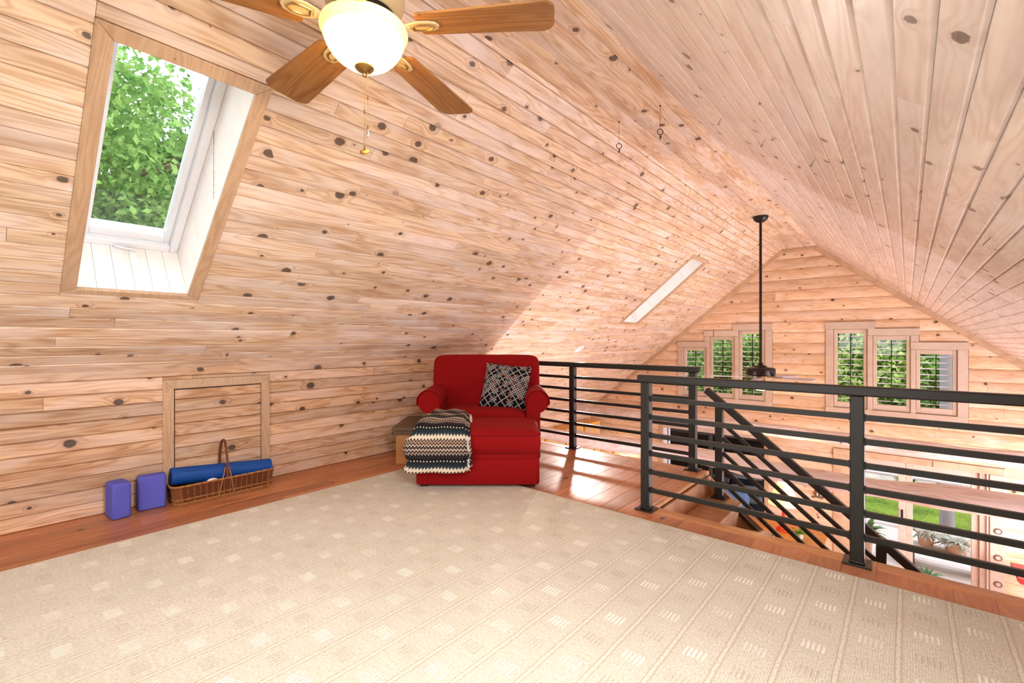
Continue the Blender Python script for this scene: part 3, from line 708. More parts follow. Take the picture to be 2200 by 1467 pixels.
for k in range(5):
    q = 2*PI*k/5+.3; t = MB(); t.bar((HX+.05*math.cos(q), HY+.05*math.sin(q), 2.272), (HX+.098*math.cos(q), HY+.098*math.sin(q), 2.272), .006, .01); t.build('vent_rib', 'fan_cream', m, off=off)
def blade_outline():
    pts = []; L0, L1, w0, w1 = .195, .675, .070, .094
    pts += [(L0+.018-.018*math.cos(a), -w0+.02-.02*math.sin(a)) for a in np.linspace(0, PI/2, 5)]
    pts += [(L1-.045+.045*math.sin(a), -w1+.055-.055*math.cos(a)) for a in np.linspace(0, PI/2*.85, 7)]
    up = [(x, -y) for x, y in pts[::-1]]
    return pts+up
def prism(out, z0, z1):
    b = MB(); n_ = len(out); b.add([(x, y, z0) for x, y in out]+[(x, y, z1) for x, y in out], [tuple(range(n_))[::-1], tuple(range(n_, 2*n_))]+[(i, (i+1) % n_, n_+(i+1) % n_, n_+i) for i in range(n_)]); return b
bo = blade_outline()
first = None
for k in range(5):
    ang = math.radians(35.5+72*k)
    mt = Matrix.Rotation(ang, 4, 'Z') @ Matrix.Translation((0, 0, BZ-ZF)) @ Matrix.Rotation(math.radians(9), 4, 'X')
    if k == 0:
        bl = prism(bo, -.004, .004).build('blade', 'blade_wood', fan, bevel=.002)
        io = [(.095, -.014), (.14, -.012), (.165, -.024), (.195, -.034), (.235, -.032), (.262, -.022), (.272, 0)]; io = io+[(x, -y) for x, y in io[-2::-1]]
        iron = prism(io, -.012, -.004).build('blade_iron', 'fan_cream', bl, bevel=.003)
        t = MB(); t.tube([(.178, -.014), (.205, -.018), (.235, -.016), (.252, 0), (.235, .016), (.205, .018), (.178, .014)] and [(x, y, -.013) for x, y in [(.178, -.012), (.205, -.018), (.235, -.016), (.252, 0), (.235, .016), (.205, .018), (.178, .012)]], .004, 6, closed=True); rim = t.build('iron_scroll', 'brass', bl, smooth=True)
        t = MB(); t.bar((.10, 0, -.008), (.17, 0, -.010), .026, .012); arm = t.build('iron_arm', 'fan_cream', bl, bevel=.004)
        first = bl; bl.matrix_local = mt
    else:
        c = first.copy(); COL.objects.link(c); c.parent = fan; c.matrix_local = mt
        for ch in first.children:
            d = ch.copy(); COL.objects.link(d); d.parent = c
emit('bowl_bright', (255, 196, 104), 32.0, (255, 240, 210)); emit('bowl_rim', (255, 214, 110), 1.0, (250, 226, 160))
bowl = MB().lathe([(.137, 2.216), (.1345, 2.205), (.128, 2.19), (.115, 2.17), (.098, 2.152), (.076, 2.136), (.05, 2.124), (.025, 2.118), (0, 2.117)][::-1], c0, 48).build('light_bowl', 'bowl_bright', fan, off=off, smooth=True)
MB().lathe([(.137, 2.216), (.142, 2.222), (.1385, 2.228), (.147, 2.236), (.1515, 2.246), (.149, 2.254), (.14, 2.256), (.05, 2.258)], c0, 48).build('bowl_rim', 'bowl_rim', bowl, off=off, smooth=True)
fn = MB().lathe([(0, 2.085), (.006, 2.087), (.0085, 2.094), (.005, 2.10), (.012, 2.104), (.028, 2.110), (.034, 2.117), (.034, 2.124), (0, 2.128)], c0, 24).build('finial', 'brass', fan, off=off, smooth=True)
def chain(x, y, z0, z1, pend):
    b = MB(); z = z0
    while z > z1: b.sphere((x, y, z), .0019, 6, 4); z -= .0052
    b.tube([(x, y, z0), (x, y, z1)], .0006, 4); b.tube([(x, y, (z0+z1)/2+.012), (x, y, (z0+z1)/2)], .003, 6); b.tube([(x, y, z1+.012), (x, y, z1)], .003, 6)
    c = b.build('pull_chain', 'brass', fan, off=off, smooth=True); t = MB()
    if pend == 'disc':
        t.lathe([(0, -.004), (.012, -.003), (.0165, -.001), (.0165, .001), (.012, .003), (0, .004)], seg=24); t.xf(Matrix.Translation((x, y, z1-.008)) @ Matrix.Rotation(math.radians(52), 4, (.757, .653, 0))); t.build('pendant', 'brass', c, off=off, smooth=True)
    else: t.sphere((x, y, z1-.016), .01, 12, 8, (.8, .5, 1.6)); t.build('pendant', 'steel', c, off=off, smooth=True)
chain(HX, HY, 2.085, 1.828, 'disc'); chain(HX+.0085, HY+.0075, 2.112, 1.90, 'drop')
def point(name, loc, power, color, radius, parent=None):
    l = bpy.data.lights.new(name, 'POINT'); l.energy = power; l.color = color; l.shadow_soft_size = radius
    o = bpy.data.objects.new(name, l); COL.objects.link(o); o.location = loc
    return o
point('fan_uplamp', (HX+.0, HY, 2.275), 7, (1.0, .74, .42), .02)
# ================================================================== CEILING FAN in the great room
H2X, H2Y = -1.488, 6.805; c2 = (H2X, H2Y, 0)
f2 = thing('ceiling_fan', 'distant ceiling fan on a long dark downrod in the great room', 'ceiling fan', (H2X, H2Y, ZF)); off = Vector((H2X, H2Y, ZF))
MB().lathe([(0, ZF-.015), (.095, ZF-.015), (.095, ZF-.03), (.08, ZF-.06), (.05, ZF-.085), (.02, ZF-.095)][::-1], c2, 28).build('canopy', 'black_metal', f2, off=off, smooth=True)
b = MB(); b.tube([(H2X, H2Y, ZF-.09), (H2X, H2Y, .80)], .0165, 14); b.build('downrod', 'fan_bronze', f2, off=off, smooth=True)
MB().lathe([(.0, .845), (.03, .845), (.03, .82), (.075, .80), (.085, .785), (.16, .78), (.176, .765), (.176, .69), (.165, .675), (.06, .668), (0, .668)][::-1], c2, 36).build('motor_housing', 'fan_bronze', f2, off=off, smooth=True)
o2 = [(.19, -.045), (.25, -.055), (.56, -.068), (.625, -.06), (.645, -.03)]; o2 = o2+[(x, -y) for x, y in o2[::-1]]
bl0 = None
for k in range(5):
    mt = Matrix.Rotation(math.radians(205+72*k), 4, 'Z') @ Matrix.Translation((0, 0, .655-ZF)) @ Matrix.Rotation(math.radians(7), 4, 'X')
    if bl0 is None:
        bl0 = prism(o2, -.004, .004).build('blade', 'pale_blade', f2, bevel=.002)
        t = MB(); t.bar((.08, 0, .004), (.26, 0, .003), .03, .012); t.build('blade_iron', 'brass', bl0, bevel=.003); bl0.matrix_local = mt
    else:
        c = bl0.copy(); COL.objects.link(c); c.parent = f2; c.matrix_local = mt
        for ch in bl0.children: d = ch.copy(); COL.objects.link(d); d.parent = c
MB().lathe([(.05, .668), (.055, .61), (.09, .60), (.095, .59)][::-1], c2, 28).build('light_fitter', 'brass', f2, off=off, smooth=True)
MB().lathe([(0, .472), (.05, .478), (.09, .50), (.125, .54), (.14, .575), (.138, .59), (.09, .592)], c2, 32).build('light_bowl', 'small_bulb', f2, off=off, smooth=True)
point('great_room_fan_lamp', (H2X, H2Y, .40), 8, (1.0, .78, .5), .08)
# ================================================================== RED OTTOMAN AND ARMCHAIR
PH = math.radians(41.0); CX, CY = -2.505, 2.497
def squad(cx, cy, cz, sx, sy, sz, e1=.25, e2=.2, seg=56, rings=24):
    b = MB(); sg = lambda v, e: math.copysign(abs(v)**e, v)
    for i in range(rings+1):
        a = -PI/2+PI*i/rings
        for k in range(seg):
            w = 2*PI*k/seg; b.v.append((cx+sx/2*sg(math.cos(a), e1)*sg(math.cos(w), e2), cy+sy/2*sg(math.cos(a), e1)*sg(math.sin(w), e2), cz+sz/2*sg(math.sin(a), e1)))
    for i in range(rings):
        for k in range(seg):
            k2 = (k+1) % seg; b.f.append((i*seg+k, i*seg+k2, (i+1)*seg+k2, (i+1)*seg+k))
    return b
def rrect(hx, hy, r, n=5):
    p = []
    for (sx, sy, a0) in ((1, 1, 0), (-1, 1, PI/2), (-1, -1, PI), (1, -1, 3*PI/2)):
        for i in range(n): a = a0+PI/2*i/(n-1); p.append((sx*(hx-r)+r*math.cos(a), sy*(hy-r)+r*math.sin(a)))
    return p
def loft_rr(levels, cx, cy, r, n=6):     # stacked rounded rectangles: (z, hx, hy)
    b = MB(); m = None
    for (z, hx, hy) in levels:
        p = rrect(hx, hy, min(r, hx*.99, hy*.99), n); m = len(p); b.v += [(cx+x, cy+y, z) for x, y in p]
    for i in range(len(levels)-1):
        for k in range(m): k2 = (k+1) % m; b.f.append((i*m+k, i*m+k2, (i+1)*m+k2, (i+1)*m+k))
    b.f.append(tuple(range(m))[::-1]); b.f.append(tuple(range((len(levels)-1)*m, len(levels)*m))); return b
ot = thing('ottoman', 'red upholstered ottoman in front of the armchair', 'ottoman', (CX, CY, .0125), PH)
loft_rr([(.02, .472, .318), (.03, .478, .324), (.205, .478, .324), (.215, .474, .32)], 0, .33, .03).build('base', 'red_fabric', ot, smooth=True)
loft_rr([(.214, .468, .314), (.225, .474, .32), (.255, .474, .32), (.262, .470, .316)], 0, .33, .03).build('band', 'red_fabric', ot, smooth=True)
cush = loft_rr([(.262, .468, .318), (.27, .482, .330), (.33, .490, .338), (.395, .486, .334), (.412, .478, .326), (.425, .462, .312), (.440, .41, .27), (.449, .30, .19), (.453, .12, .08)], 0, .33, .05, 8)
cu = cush.build('cushion', 'red_fabric', ot, smooth=True, auto=80)
for z, hx, hy in ((.402, .486, .334), (.268, .482, .330)):
    b = MB(); b.tube([(x, .33+y, z) for x, y in rrect(hx, hy, .05, 6)], .005, 6, closed=True); b.build('welt', 'piping_red', cu, smooth=True)
for sx in (-1, 1):
    for yy in (.06, .60):
        b = MB(); b.cbox((sx*.42, yy, .0105), .05, .05, .021); b.build('foot', 'black_metal', ot)
# throw
th = thing('throw_blanket', 'folded zigzag striped knit throw draped over the left of the ottoman', 'blanket', (CX, CY, .0125), PH)
def throw(thick, xshift, dlen, name):
    path = [(y, .462) for y in np.linspace(.60, .12, 16)]
    for a in np.linspace(0, PI/2, 8)[1:]: path.append((.12-.16*math.sin(a)*.98+.0, .462-.15*(1-math.cos(a))))
    y1, z1 = path[-1]
    for q in np.linspace(0, 1, 12)[1:]: path.append((y1-.012*math.sin(q*PI), z1-q*(z1-.150-dlen)))
    nU = 15; rows = []; b = MB(); uv = []; s_ = 0.
    for i, (y, z) in enumerate(path):
        if i: s_ += math.hypot(y-path[i-1][0], z-path[i-1][1])
        a, c = path[max(i-1, 0)], path[min(i+1, len(path)-1)]; tx, tz = c[0]-a[0], c[1]-a[1]; l = math.hypot(tx, tz); nx, nz = tz/l, -tx/l
        t = min(1., i/(len(path)-1.)*1.35); L = -.45-.10*t+.02*math.sin(i*.5); R = -.135+.075*t
        for side in (0, 1):
            for k in range(nU):
                u = k/(nU-1.); x = L+(R-L)*u+xshift
                wv = .006*math.sin(k*.9+i*.35)+.004*math.sin(i*.8)
                drop = max(0, -.46-x)*1.0 if z > .40 else 0
                ed = 1-.75*max(0, abs(u-.5)*2-.86)/.14
                d = (thick*ed+wv) if side == 0 else .004
                b.v.append((x, y+nx*d, z+nz*d-drop*.6)); uv.append((u, s_))
    m = 2*nU
    for i in range(len(path)-1):
        for k in range(nU-1):
            b.f.append((i*m+k, i*m+k+1, (i+1)*m+k+1, (i+1)*m+k)); b.f.append((i*m+nU+k+1, i*m+nU+k, (i+1)*m+nU+k, (i+1)*m+nU+k+1))
        b.f.append((i*m, (i+1)*m, (i+1)*m+nU, i*m+nU)); b.f.append((i*m+nU-1, i*m+m-1, (i+1)*m+m-1, (i+1)*m+nU-1))
    e = (len(path)-1)*m
    b.f.append(tuple(range(nU))+tuple(range(m-1, nU-1, -1))); b.f.append(tuple(e+k for k in range(m-1, nU-1, -1))[::-1]+tuple(e+k for k in range(nU))[::-1])
    b.uvs = uv; return b.build(name, 'woven_throw', th, smooth=True, auto=70)
throw(.050, 0., 0., 'outer_fold'); throw(.024, .022, .028, 'inner_fold')
b = MB()
for i in range(70):
    t = i/69.; y = .60-t*.60 if t < .6 else -.05-.02*t; z = .47 if t < .55 else .45-(t-.55)*.62
    x = -.118+.045*min(1, t*1.3); b.tube([(x, y, z), (x+.014+random.uniform(0, .012), y+random.uniform(-.01, .01), z-.012-random.uniform(0, .012))], .0022, 4)
b.build('fringe', 'white_plastic', th)['kind'] = 'stuff'
# armchair (same local frame: x right, y away from the viewpoint)
ac = thing('armchair', 'wide red rolled-arm armchair in the corner by the railing', 'armchair', (CX, CY, 0), PH)
A0, A1 = .72, 1.50
def extrude_y(prof, y0, y1, name, mat, par, bevel=.02, sm=True):
    b = MB(); n_ = len(prof); b.add([(x, y0, z) for x, z in prof]+[(x, y1, z) for x, z in prof], [tuple(range(n_)), tuple(range(n_, 2*n_))[::-1]]+[(i, n_+i, n_+(i+1) % n_, (i+1) % n_) for i in range(n_)])
    return b.build(name, mat, par, bevel=bevel, seg=3, smooth=True, auto=40)
for sx in (-1, 1):
    p = [(.40, .05), (.40, .55)]; p += [(.505+.105*math.cos(a), .575+.105*math.sin(a)) for a in np.linspace(PI, -PI*.42, 16)]; p += [(.53, .45), (.53, .05)]
    p = [(x*sx, z) for x, z in p]; p = p if sx > 0 else p[::-1]
    arm = extrude_y(p, A0, A1-.10, 'arm', 'red_fabric', ac, .012)
    cp = [(.505+.114*math.cos(a), .575+.114*math.sin(a)) for a in np.linspace(PI*1.02, -PI*.10, 16)]; cin = [(.505+.1055*math.cos(a), .575+.1055*math.sin(a)) for a in np.linspace(-PI*.10, PI*1.02, 16)]
    q = [(x*sx, z) for x, z in cp+cin]; q = q if sx > 0 else q[::-1]
    extrude_y(q, A0-.012, A0+.46, 'arm_cover', 'red_fabric', arm, .003)
loft_rr([(.05, .41, .37), (.06, .415, .375), (.28, .415, .375), (.30, .41, .37)], 0, 1.10, .03).build('seat_base', 'red_fabric', ac, smooth=True)
sc_ = squad(0, 1.03, .39, .81, .64, .21, .42, .16).build('seat_cushion', 'red_fabric', ac, smooth=True, auto=80)
b = squad(0, 0, 0, 1.12, .24, .66, .20, .22, 72, 30); b.xf(Matrix.Translation((0, 1.375, .655)) @ Matrix.Rotation(math.radians(-11), 4, 'X')); b.build('back', 'red_fabric', ac, smooth=True, auto=80)
b = MB(); b.box(-.50, .50, 1.36, 1.50, .05, .62); b.build('back_frame', 'red_fabric', ac, bevel=.03, seg=3)
for sx in (-1, 1):
    for yy in (.78, 1.42):
        b = MB(); b.cbox((sx*.42, yy, .026), .06, .06, .052); b.build('foot', 'dark_wood', ac)
# cushion
def pillow(size, th_):
    n_ = 22; b = MB(); uv = []
    for side in (1, -1):
        for i in range(n_+1):
            for k in range(n_+1):
                u, v = i/n_*2-1, k/n_*2-1
                pin = 1-.05*(1-abs(u)**2)*(abs(v)**6)-.0; pv = 1-.05*(1-abs(v)**2)*(abs(u)**6)
                h = max(0, (1-abs(u)**2.6))**.55*max(0, (1-abs(v)**2.6))**.55
                b.v.append((u*size/2*pv, v*size/2*pin, side*h*th_/2)); uv.append((i/n_, k/n_))
    N = n_+1
    for sd in (0, 1):
        for i in range(n_):
            for k in range(n_):
                q = (sd*N*N+i*N+k, sd*N*N+(i+1)*N+k, sd*N*N+(i+1)*N+k+1, sd*N*N+i*N+k+1); b.f.append(q if sd == 0 else q[::-1])
    b.uvs = uv; return b
b = pillow(.47, .15)
Mx = Matrix.Rotation(PH, 4, 'Z') @ Matrix.Translation((.205, 1.065, .685)) @ Matrix.Rotation(math.radians(-8), 4, 'Z') @ Matrix.Rotation(math.radians(64), 4, 'X') @ Matrix.Rotation(math.radians(-5), 4, 'Z')
b.xf(Mx); pc = Vector(Matrix.Rotation(PH, 4, 'Z') @ Vector((.205, 1.065, .48)))
o = b.build('throw_pillow', 'plaid_cushion', off=pc, smooth=True, auto=180); o.location = (CX+pc.x, CY+pc.y, pc.z)
tag(o, 'square black plaid throw pillow leaning on the armchair', 'pillow')
# side table: narrow, set alongside the armchair
t = thing('side_table', 'low narrow wooden side table left of the armchair', 'table', (CX, CY, 0), PH)
MB().box(-.84, -.545, .69, 1.355, .312, .342).build('top', 'dark_wood', t, bevel=.004)
for y in (.725, 1.29): MB().box(-.81, -.56, y, y+.03, .0, .312).build('end_panel', 'table_wood', t, bevel=.002)
MB().box(-.81, -.785, .755, 1.29, .22, .312).build('apron', 'table_wood', t); MB().box(-.585, -.56, .755, 1.29, .22, .312).build('apron', 'table_wood', t)
MB().box(-.83, -.555, .697, .724, .275, .311).build('cleat', 'dark_wood', t, bevel=.003)
# ================================================================== CARPET
b = MB(); b.box(-3.375, XKR-.03, YR+.03, 2.755, -.0135, .012); o = b.build('area_rug', 'carpet', bevel=.004); tag(o, 'large beige patterned rug with rows of small striped squares', 'rug')
# ================================================================== YOGA GEAR
def chamf_box(sx, sy, sz, c): 
    b = MB(); b.box(-sx/2, sx/2, -sy/2, sy/2, 0, sz); return b
for (x, y, rz, lab) in ((-3.895, .585, 6, 'violet blue foam yoga block, left of the two'), (-3.925, .765, 84, 'violet blue foam yoga block next to the wicker basket')):
    o = chamf_box(.155, .098, .228, .02).build('yoga_block', 'foam_blue', bevel=.014, seg=2); o.location = (x, y, .0); o.rotation_euler = (0, 0, math.radians(rz)); tag(o, lab, 'yoga block', 'foam yoga blocks by the knee wall')
BX, BY = -3.905, 1.195; bl, bw, bhh = .335, .088, .128
bk = thing('basket', 'long wicker basket with arched handle by the hatch', 'basket', (BX, BY, 0))
def ring(hx, hy, r, z, n=10): return [(x, y, z) for x, y in rrect(hx, hy, r, n)]
def dense(pts, step):
    out = []; n_ = len(pts)
    for i in range(n_):
        a, c = Vector(pts[i]), Vector(pts[(i+1) % n_]); k = max(1, int((c-a).length/step))
        out += [a+(c-a)*(j/k) for j in range(k)]
    return out
rows = 19; b = MB(); ns = 66
for i in range(rows):
    f = i/(rows-1.); z = .008+f*(bhh-.016); hx, hy = bw*(.90+.10*f), bl*(.955+.045*f)
    base = dense(ring(hx, hy, .045, z), .012); n_ = len(base); pts = []
    for k, p in enumerate(base):
        o_ = .0026*(1 if (k+i) % 2 else -1); q = Vector((p.x, p.y, 0)); nn = Vector((p.x/hx if abs(p.x) > hx-.05 else 0, p.y/hy if abs(p.y) > hy-.05 else 0, 0)); nn = nn.normalized() if nn.length > 0 else Vector((0,0,0))
        pts.append(p+nn*o_)
    b.tube(pts, .0036, 4, closed=True)
b.build('weave', 'wicker', bk, smooth=True)['kind'] = 'stuff'
b = MB()
for p0 in dense(ring(bw*.90, bl*.955, .045, 0), .036):
    p1 = Vector((p0.x/.90, p0.y*1.0+(p0.y*.045/.955), bhh)); b.tube([Vector((p0.x, p0.y, .004)), p1], .0034, 5)
b.build('stakes', 'wicker_pale', bk, smooth=True)['kind'] = 'stuff'
for z, r_, f in ((bhh, .0075, 1.0), (.006, .006, .90), (.034, .0045, .925)):
    pts = dense(ring(bw*f+.004, bl*(.955+.045*(f-.9)*10)+.004, .047, z), .014); b = MB()
    for ph in (0, PI): b.tube([p+Vector((0, 0, .004*math.sin(k*.9+ph)))+Vector((p.x, p.y, 0)).normalized()*.003*math.cos(k*.9+ph) for k, p in enumerate(pts)], r_*.62, 6, closed=True)
    b.build('rim' if z == bhh else 'foot_band' if z < .01 else 'trim_band', 'wicker_pale', bk, smooth=True)
b = MB(); b.box(-bw*.86, bw*.86, -bl*.92, bl*.92, .004, .01); b.build('bottom', 'wicker', bk)
ap = [Vector((bw*1.02*math.cos(a), .0, bhh-.005+.275*math.sin(a)**.8)) for a in np.linspace(.0, PI, 40)]
b = MB()
for ph in range(3): b.tube([p+Vector((.004*math.cos(k*1.1+ph*2.1), .006*math.sin(k*1.1+ph*2.1), 0)) for k, p in enumerate(ap)], .0048, 5)
b.tube(ap, .005, 6); b.build('handle', 'wicker', bk, smooth=True)
for sx in (1, -1):
    for dy in (-.055, .045):
        b = MB(); b.tube([(sx*bw*.97, dy*.25, bhh+.08), (sx*bw*1.05, dy*.6, bhh-.01), (sx*bw*.98, dy, .012)], .0042, 6); b.build('handle_strut', 'wicker_pale', bk, smooth=True)
# rolled mats: a spiral sheet
def mat_roll(name, r0, r1, L, thick, turns):
    b = MB(); N = int(turns*26); pr = []
    for i in range(N+1): a = 2*PI*turns*i/N; r = r0+(r1-r0)*i/N; pr.append((r*math.cos(a), r*math.sin(a)))
    inner = [(x*(1-thick/max(math.hypot(x, y), .001)), y*(1-thick/max(math.hypot(x, y), .001))) for x, y in pr]
    loop = pr+inner[::-1]; n_ = len(loop)
    b.v = [(x, -L/2, z) for x, z in loop]+[(x, L/2, z) for x, z in loop]
    b.f = [(i, (i+1) % n_, n_+(i+1) % n_, n_+i) for i in range(n_)]
    m_ = len(pr)
    for i in range(m_-1):
        b.f.append((i+1, i, n_-1-i, n_-2-i)); b.f.append((n_+i, n_+i+1, 2*n_-2-i, 2*n_-1-i))
    return b
b = mat_roll('m', .016, .064, .655, .0044, 8.5)
o = b.build('yoga_mat', 'mat_blue', smooth=True, auto=50); o.location = (BX-.018, BY+.005, .158); o.rotation_euler = (math.radians(5.5), math.radians(150), 0)
tag(o, 'rolled bright blue yoga mat lying in the wicker basket', 'yoga mat')
mroll = o
b = MB()
for (a0, a1, y0, y1) in ((.62, 1.12, -.25, -.247), (.62, 1.12, -.163, -.16), (.62, .64, -.25, -.16), (1.10, 1.12, -.25, -.16)):
    N = 8; R_ = .0652
    for j in range(N):
        t0, t1 = a0+(a1-a0)*j/N, a0+(a1-a0)*(j+1)/N
        b.add([(R_*math.cos(t0), y0, R_*math.sin(t0)), (R_*math.cos(t1), y0, R_*math.sin(t1)), (R_*math.cos(t1), y1, R_*math.sin(t1)), (R_*math.cos(t0), y1, R_*math.sin(t0)),
               (.0635*math.cos(t0), y0, .0635*math.sin(t0)), (.0635*math.cos(t1), y0, .0635*math.sin(t1)), (.0635*math.cos(t1), y1, .0635*math.sin(t1)), (.0635*math.cos(t0), y1, .0635*math.sin(t0))],
              [(0,1,2,3),(7,6,5,4),(0,4,5,1),(1,5,6,2),(2,6,7,3),(3,7,4,0)])
e = b.build('embossed_panel', 'mat_blue'); e.parent = mroll; e.rotation_euler = (0, math.radians(-150), 0)
b = mat_roll('m2', .012, .034, .52, .004, 5); o = b.build('yoga_mat', 'mat_blue', smooth=True, auto=50); o.location = (BX-.03, BY-.03, .05); o.rotation_euler = (0, .4, .0); tag(o, 'small dark blue rolled mat deep in the basket below the large roll', 'yoga mat')
b = MB(); b.sphere((0, 0, 0), .025, 16, 10, (1, 1.5, .9)); o = b.build('massage_ball', 'white_plastic', smooth=True); o.location = (BX+.058, BY-.09, .118); tag(o, 'white rounded ball poking out of the basket below the mat', 'ball')
# ================================================================== HOOKS AND RINGS on the ridge
for (x, y, lab) in ((-1.648, 3.144, 'dark curtain ring hanging from the ceiling, left one'), (-1.316, 3.118, 'dark curtain ring hanging from the ceiling, right one')):
    zc = ZF-.0145; r = thing('hanging_ring', lab, 'ring', (x, y, zc), 0, 'rings hung from the ridge'); L = .165
    b = MB(); b.tube([(0, 0, 0), (0, 0, -L)], .0012, 5); b.build('cord', 'black_metal', r)
    b = MB(); b.lathe([(0, -.008), (.005, -.006), (.006, 0)], seg=8); b.build('eyelet', 'fan_bronze', r)
    b = MB(); b.tube([Vector((.0195*math.cos(a)*.757, .0195*math.cos(a)*.653, -L-.0195+.0195*math.sin(a))) for a in np.linspace(0, 2*PI, 28)[:-1]], .0028, 6, closed=True); b.build('ring', 'fan_bronze', r, smooth=True)
    b = MB(); b.tube([(0, 0, -L-.042), (.003, .002, -L-.05), (-.002, 0, -L-.07)], [.002, .006, .004], 6); b.build('clip', 'black_metal', r, smooth=True)
def hook_at(s_, w_, lab):
    O, ex, ey, n = FR; p = O+ex*s_+ey*w_+n*.014
    h = thing('ceiling_hook', lab, 'hook', p, 0, 'small screw hooks in the right slope')
    b = MB(); b.tube([Vector((0, 0, 0)), n*.02]+[n*.03+Vector((0, 0, 0))+n*(.010*math.sin(a))+Vector((0, 1, 0))*(.010-.010*math.cos(a)) for a in np.linspace(0, PI*1.3, 9)], .0016, 5); b.build('shank', 'fan_bronze', h, smooth=True)
for i, (s_, w_) in enumerate(((-3.05, 2.55), (-2.98, 1.90), (-2.9, 1.05), (-2.82, .72), (-3.1, 2.25))):
    hook_at(s_, w_, ['small hook in the right slope near the ridge', 'small hook midway down the right slope', 'small hook low on the right slope', 'lowest small hook on the right slope', 'small hook second below the ridge'][i])
# ================================================================== RECESSED SPOT in the left slope
p = FL[0]+FL[1]*6.2+FL[2]*.105+FL[3]*.0146
sp_ = thing('recessed_spotlight', 'small bright recessed spotlight low in the left slope', 'spotlight', p)
q = FL[3].to_track_quat('Z', 'Y').to_matrix().to_4x4()
b = MB(); b.lathe([(.074, 0), (.088, .0), (.09, .004), (.084, .008), (.074, .006)], seg=28); b.xf(q); b.build('bezel', 'white_vinyl', sp_, smooth=True)
b = MB(); b.lathe([(0, .005), (.074, .004), (.074, 0)], seg=28); b.xf(q); b.build('lens', 'spot_lens', sp_, smooth=True)
l = bpy.data.lights.new('spot_lamp', 'SPOT'); l.energy = 330; l.color = (1., .93, .86); l.spot_size = math.radians(70); l.spot_blend = .5; l.shadow_soft_size = .05
o = bpy.data.objects.new('spot_lamp', l); COL.objects.link(o); o.location = p+FL[3]*.03; o.rotation_euler = Vector((.5, -.78, -.36)).to_track_quat('-Z', 'Y').to_euler()
# added unseen lamp below the loft edge, makes the slope's light boundary
tl = thing('added_floor_lamp', 'added unseen floor lamp below the loft edge, lighting the left slope', 'lamp', (-3.2, 4.27, ZL)); off = tl.location.copy()
MB().lathe([(0, 0), (.10, 0), (.10, .015), (.02, .03), (0, .03)], (-3.2, 4.27, ZL), 24).build('base', 'black_metal', tl, off=off, smooth=True)
b = MB(); b.tube([(-3.2, 4.27, ZL+.02), (-3.2, 4.27, -1.1)], .012, 8); b.build('pole', 'black_metal', tl, off=off, smooth=True)
MB().lathe([(.02, -1.12), (.06, -1.10), (.14, -1.03), (.135, -1.03), (.055, -1.09), (.0, -1.10)], (-3.2, 4.27, 0), 24).build('shade', 'white_plastic', tl, off=off, smooth=True)
point('added_slope_light', (-3.2, 4.27, -.95), 120, (.95, .92, 1.), .05)
# ================================================================== GREAT ROOM BELOW
t = thing('lamp_table', 'light wooden table downstairs carrying the red lamp', 'table', (-1.50, 8.55, ZL)); off = t.location.copy()
MB().box(-2.05, -.95, 8.15, 9.0, -1.985, -1.95).build('top', 'table_wood', t, off=off, bevel=.006)
for x in (-1.98, -1.08):
    for y in (8.2, 8.89): MB().box(x, x+.06, y, y+.06, ZL, -1.985).build('leg', 'table_wood', t, off=off, bevel=.004)
MB().box(-1.95, -1.05, 8.19, 8.22, -2.07, -1.985).build('apron', 'table_wood', t, off=off)
LX, LY = -1.53, 8.55
t = thing('table_lamp', 'red table lamp with glowing yellow shade seen below the stairs', 'lamp', (LX, LY, -1.95)); off = t.location.copy(); c = (LX, LY, -1.95)
MB().lathe([(0, 0), (.105, 0), (.11, .012), (.10, .025), (.082, .03), (.085, .045), (.07, .055), (.058, .058), (.06, .072), (.045, .08), (.03, .085), (0, .09)], c, 28).build('base', 'lamp_red', t, off=off, smooth=True)
MB().lathe([(.03, .085), (.022, .15), (.028, .24), (.02, .33), (.03, .36), (.018, .39), (.01, .46), (0, .46)], c, 20).build('stem', 'lamp_red', t, off=off, smooth=True)
MB().lathe([(.225, .43), (.16, .60), (.09, .77), (.086, .77), (.156, .60), (.221, .43)], c, 36).build('shade', 'lamp_shade_glow', t, off=off, smooth=True)
MB().lathe([(0, .52), (.03, .53), (.035, .57), (.02, .62), (0, .63)], c, 14).build('bulb', 'small_bulb', t, off=off, smooth=True)
point('table_lamp_bulb', (LX, LY, -1.30), 60, (1., .76, .38), .04)
def potted(name, label, loc, pr, ph, leaves, ll, mat, potmat='terracotta', up=.7, group=None):
    t = thing(name, label, 'plant', loc, 0, group)
    MB().lathe([(0, 0), (pr*.7, 0), (pr*.75, .01), (pr*.95, ph*.8), (pr*1.08, ph*.82), (pr*1.1, ph), (pr*.98, ph), (pr*.9, ph*.86), (0, ph*.86)], (0,0,0), 24).build('pot', potmat, t, smooth=True)
    MB().lathe([(0, ph*.90), (pr*.9, ph*.88)][::-1], (0,0,0), 16).build('soil', 'soil', t)
    b = MB()
    for i in range(leaves):
        a = random.uniform(0, 2*PI); e = random.uniform(.15, 1.)*up; L = ll*random.uniform(.7, 1.15); d = Vector((math.cos(a), math.sin(a), 0)); w = L*.10; sd = Vector((-d.y, d.x, 0)); pts = []
        for k in range(5):
            s = k/4.; pts.append(Vector((0, 0, ph*.88))+d*(L*s*math.cos(e)+pr*.25)+Vector((0, 0, L*(s*math.sin(e)*1.4-s*s*.55))))
        vs = []; 
        for k, p in enumerate(pts): ww = w*[.5, 1., .95, .6, .05][k]; vs += [p-sd*ww, p+sd*ww, p+Vector((0,0,.002))]
        b.add([v for v in vs], [(3*k, 3*k+1, 3*k+4, 3*k+3) for k in range(4)])
    b.build('foliage', mat, t)['kind'] = 'stuff'
    return t
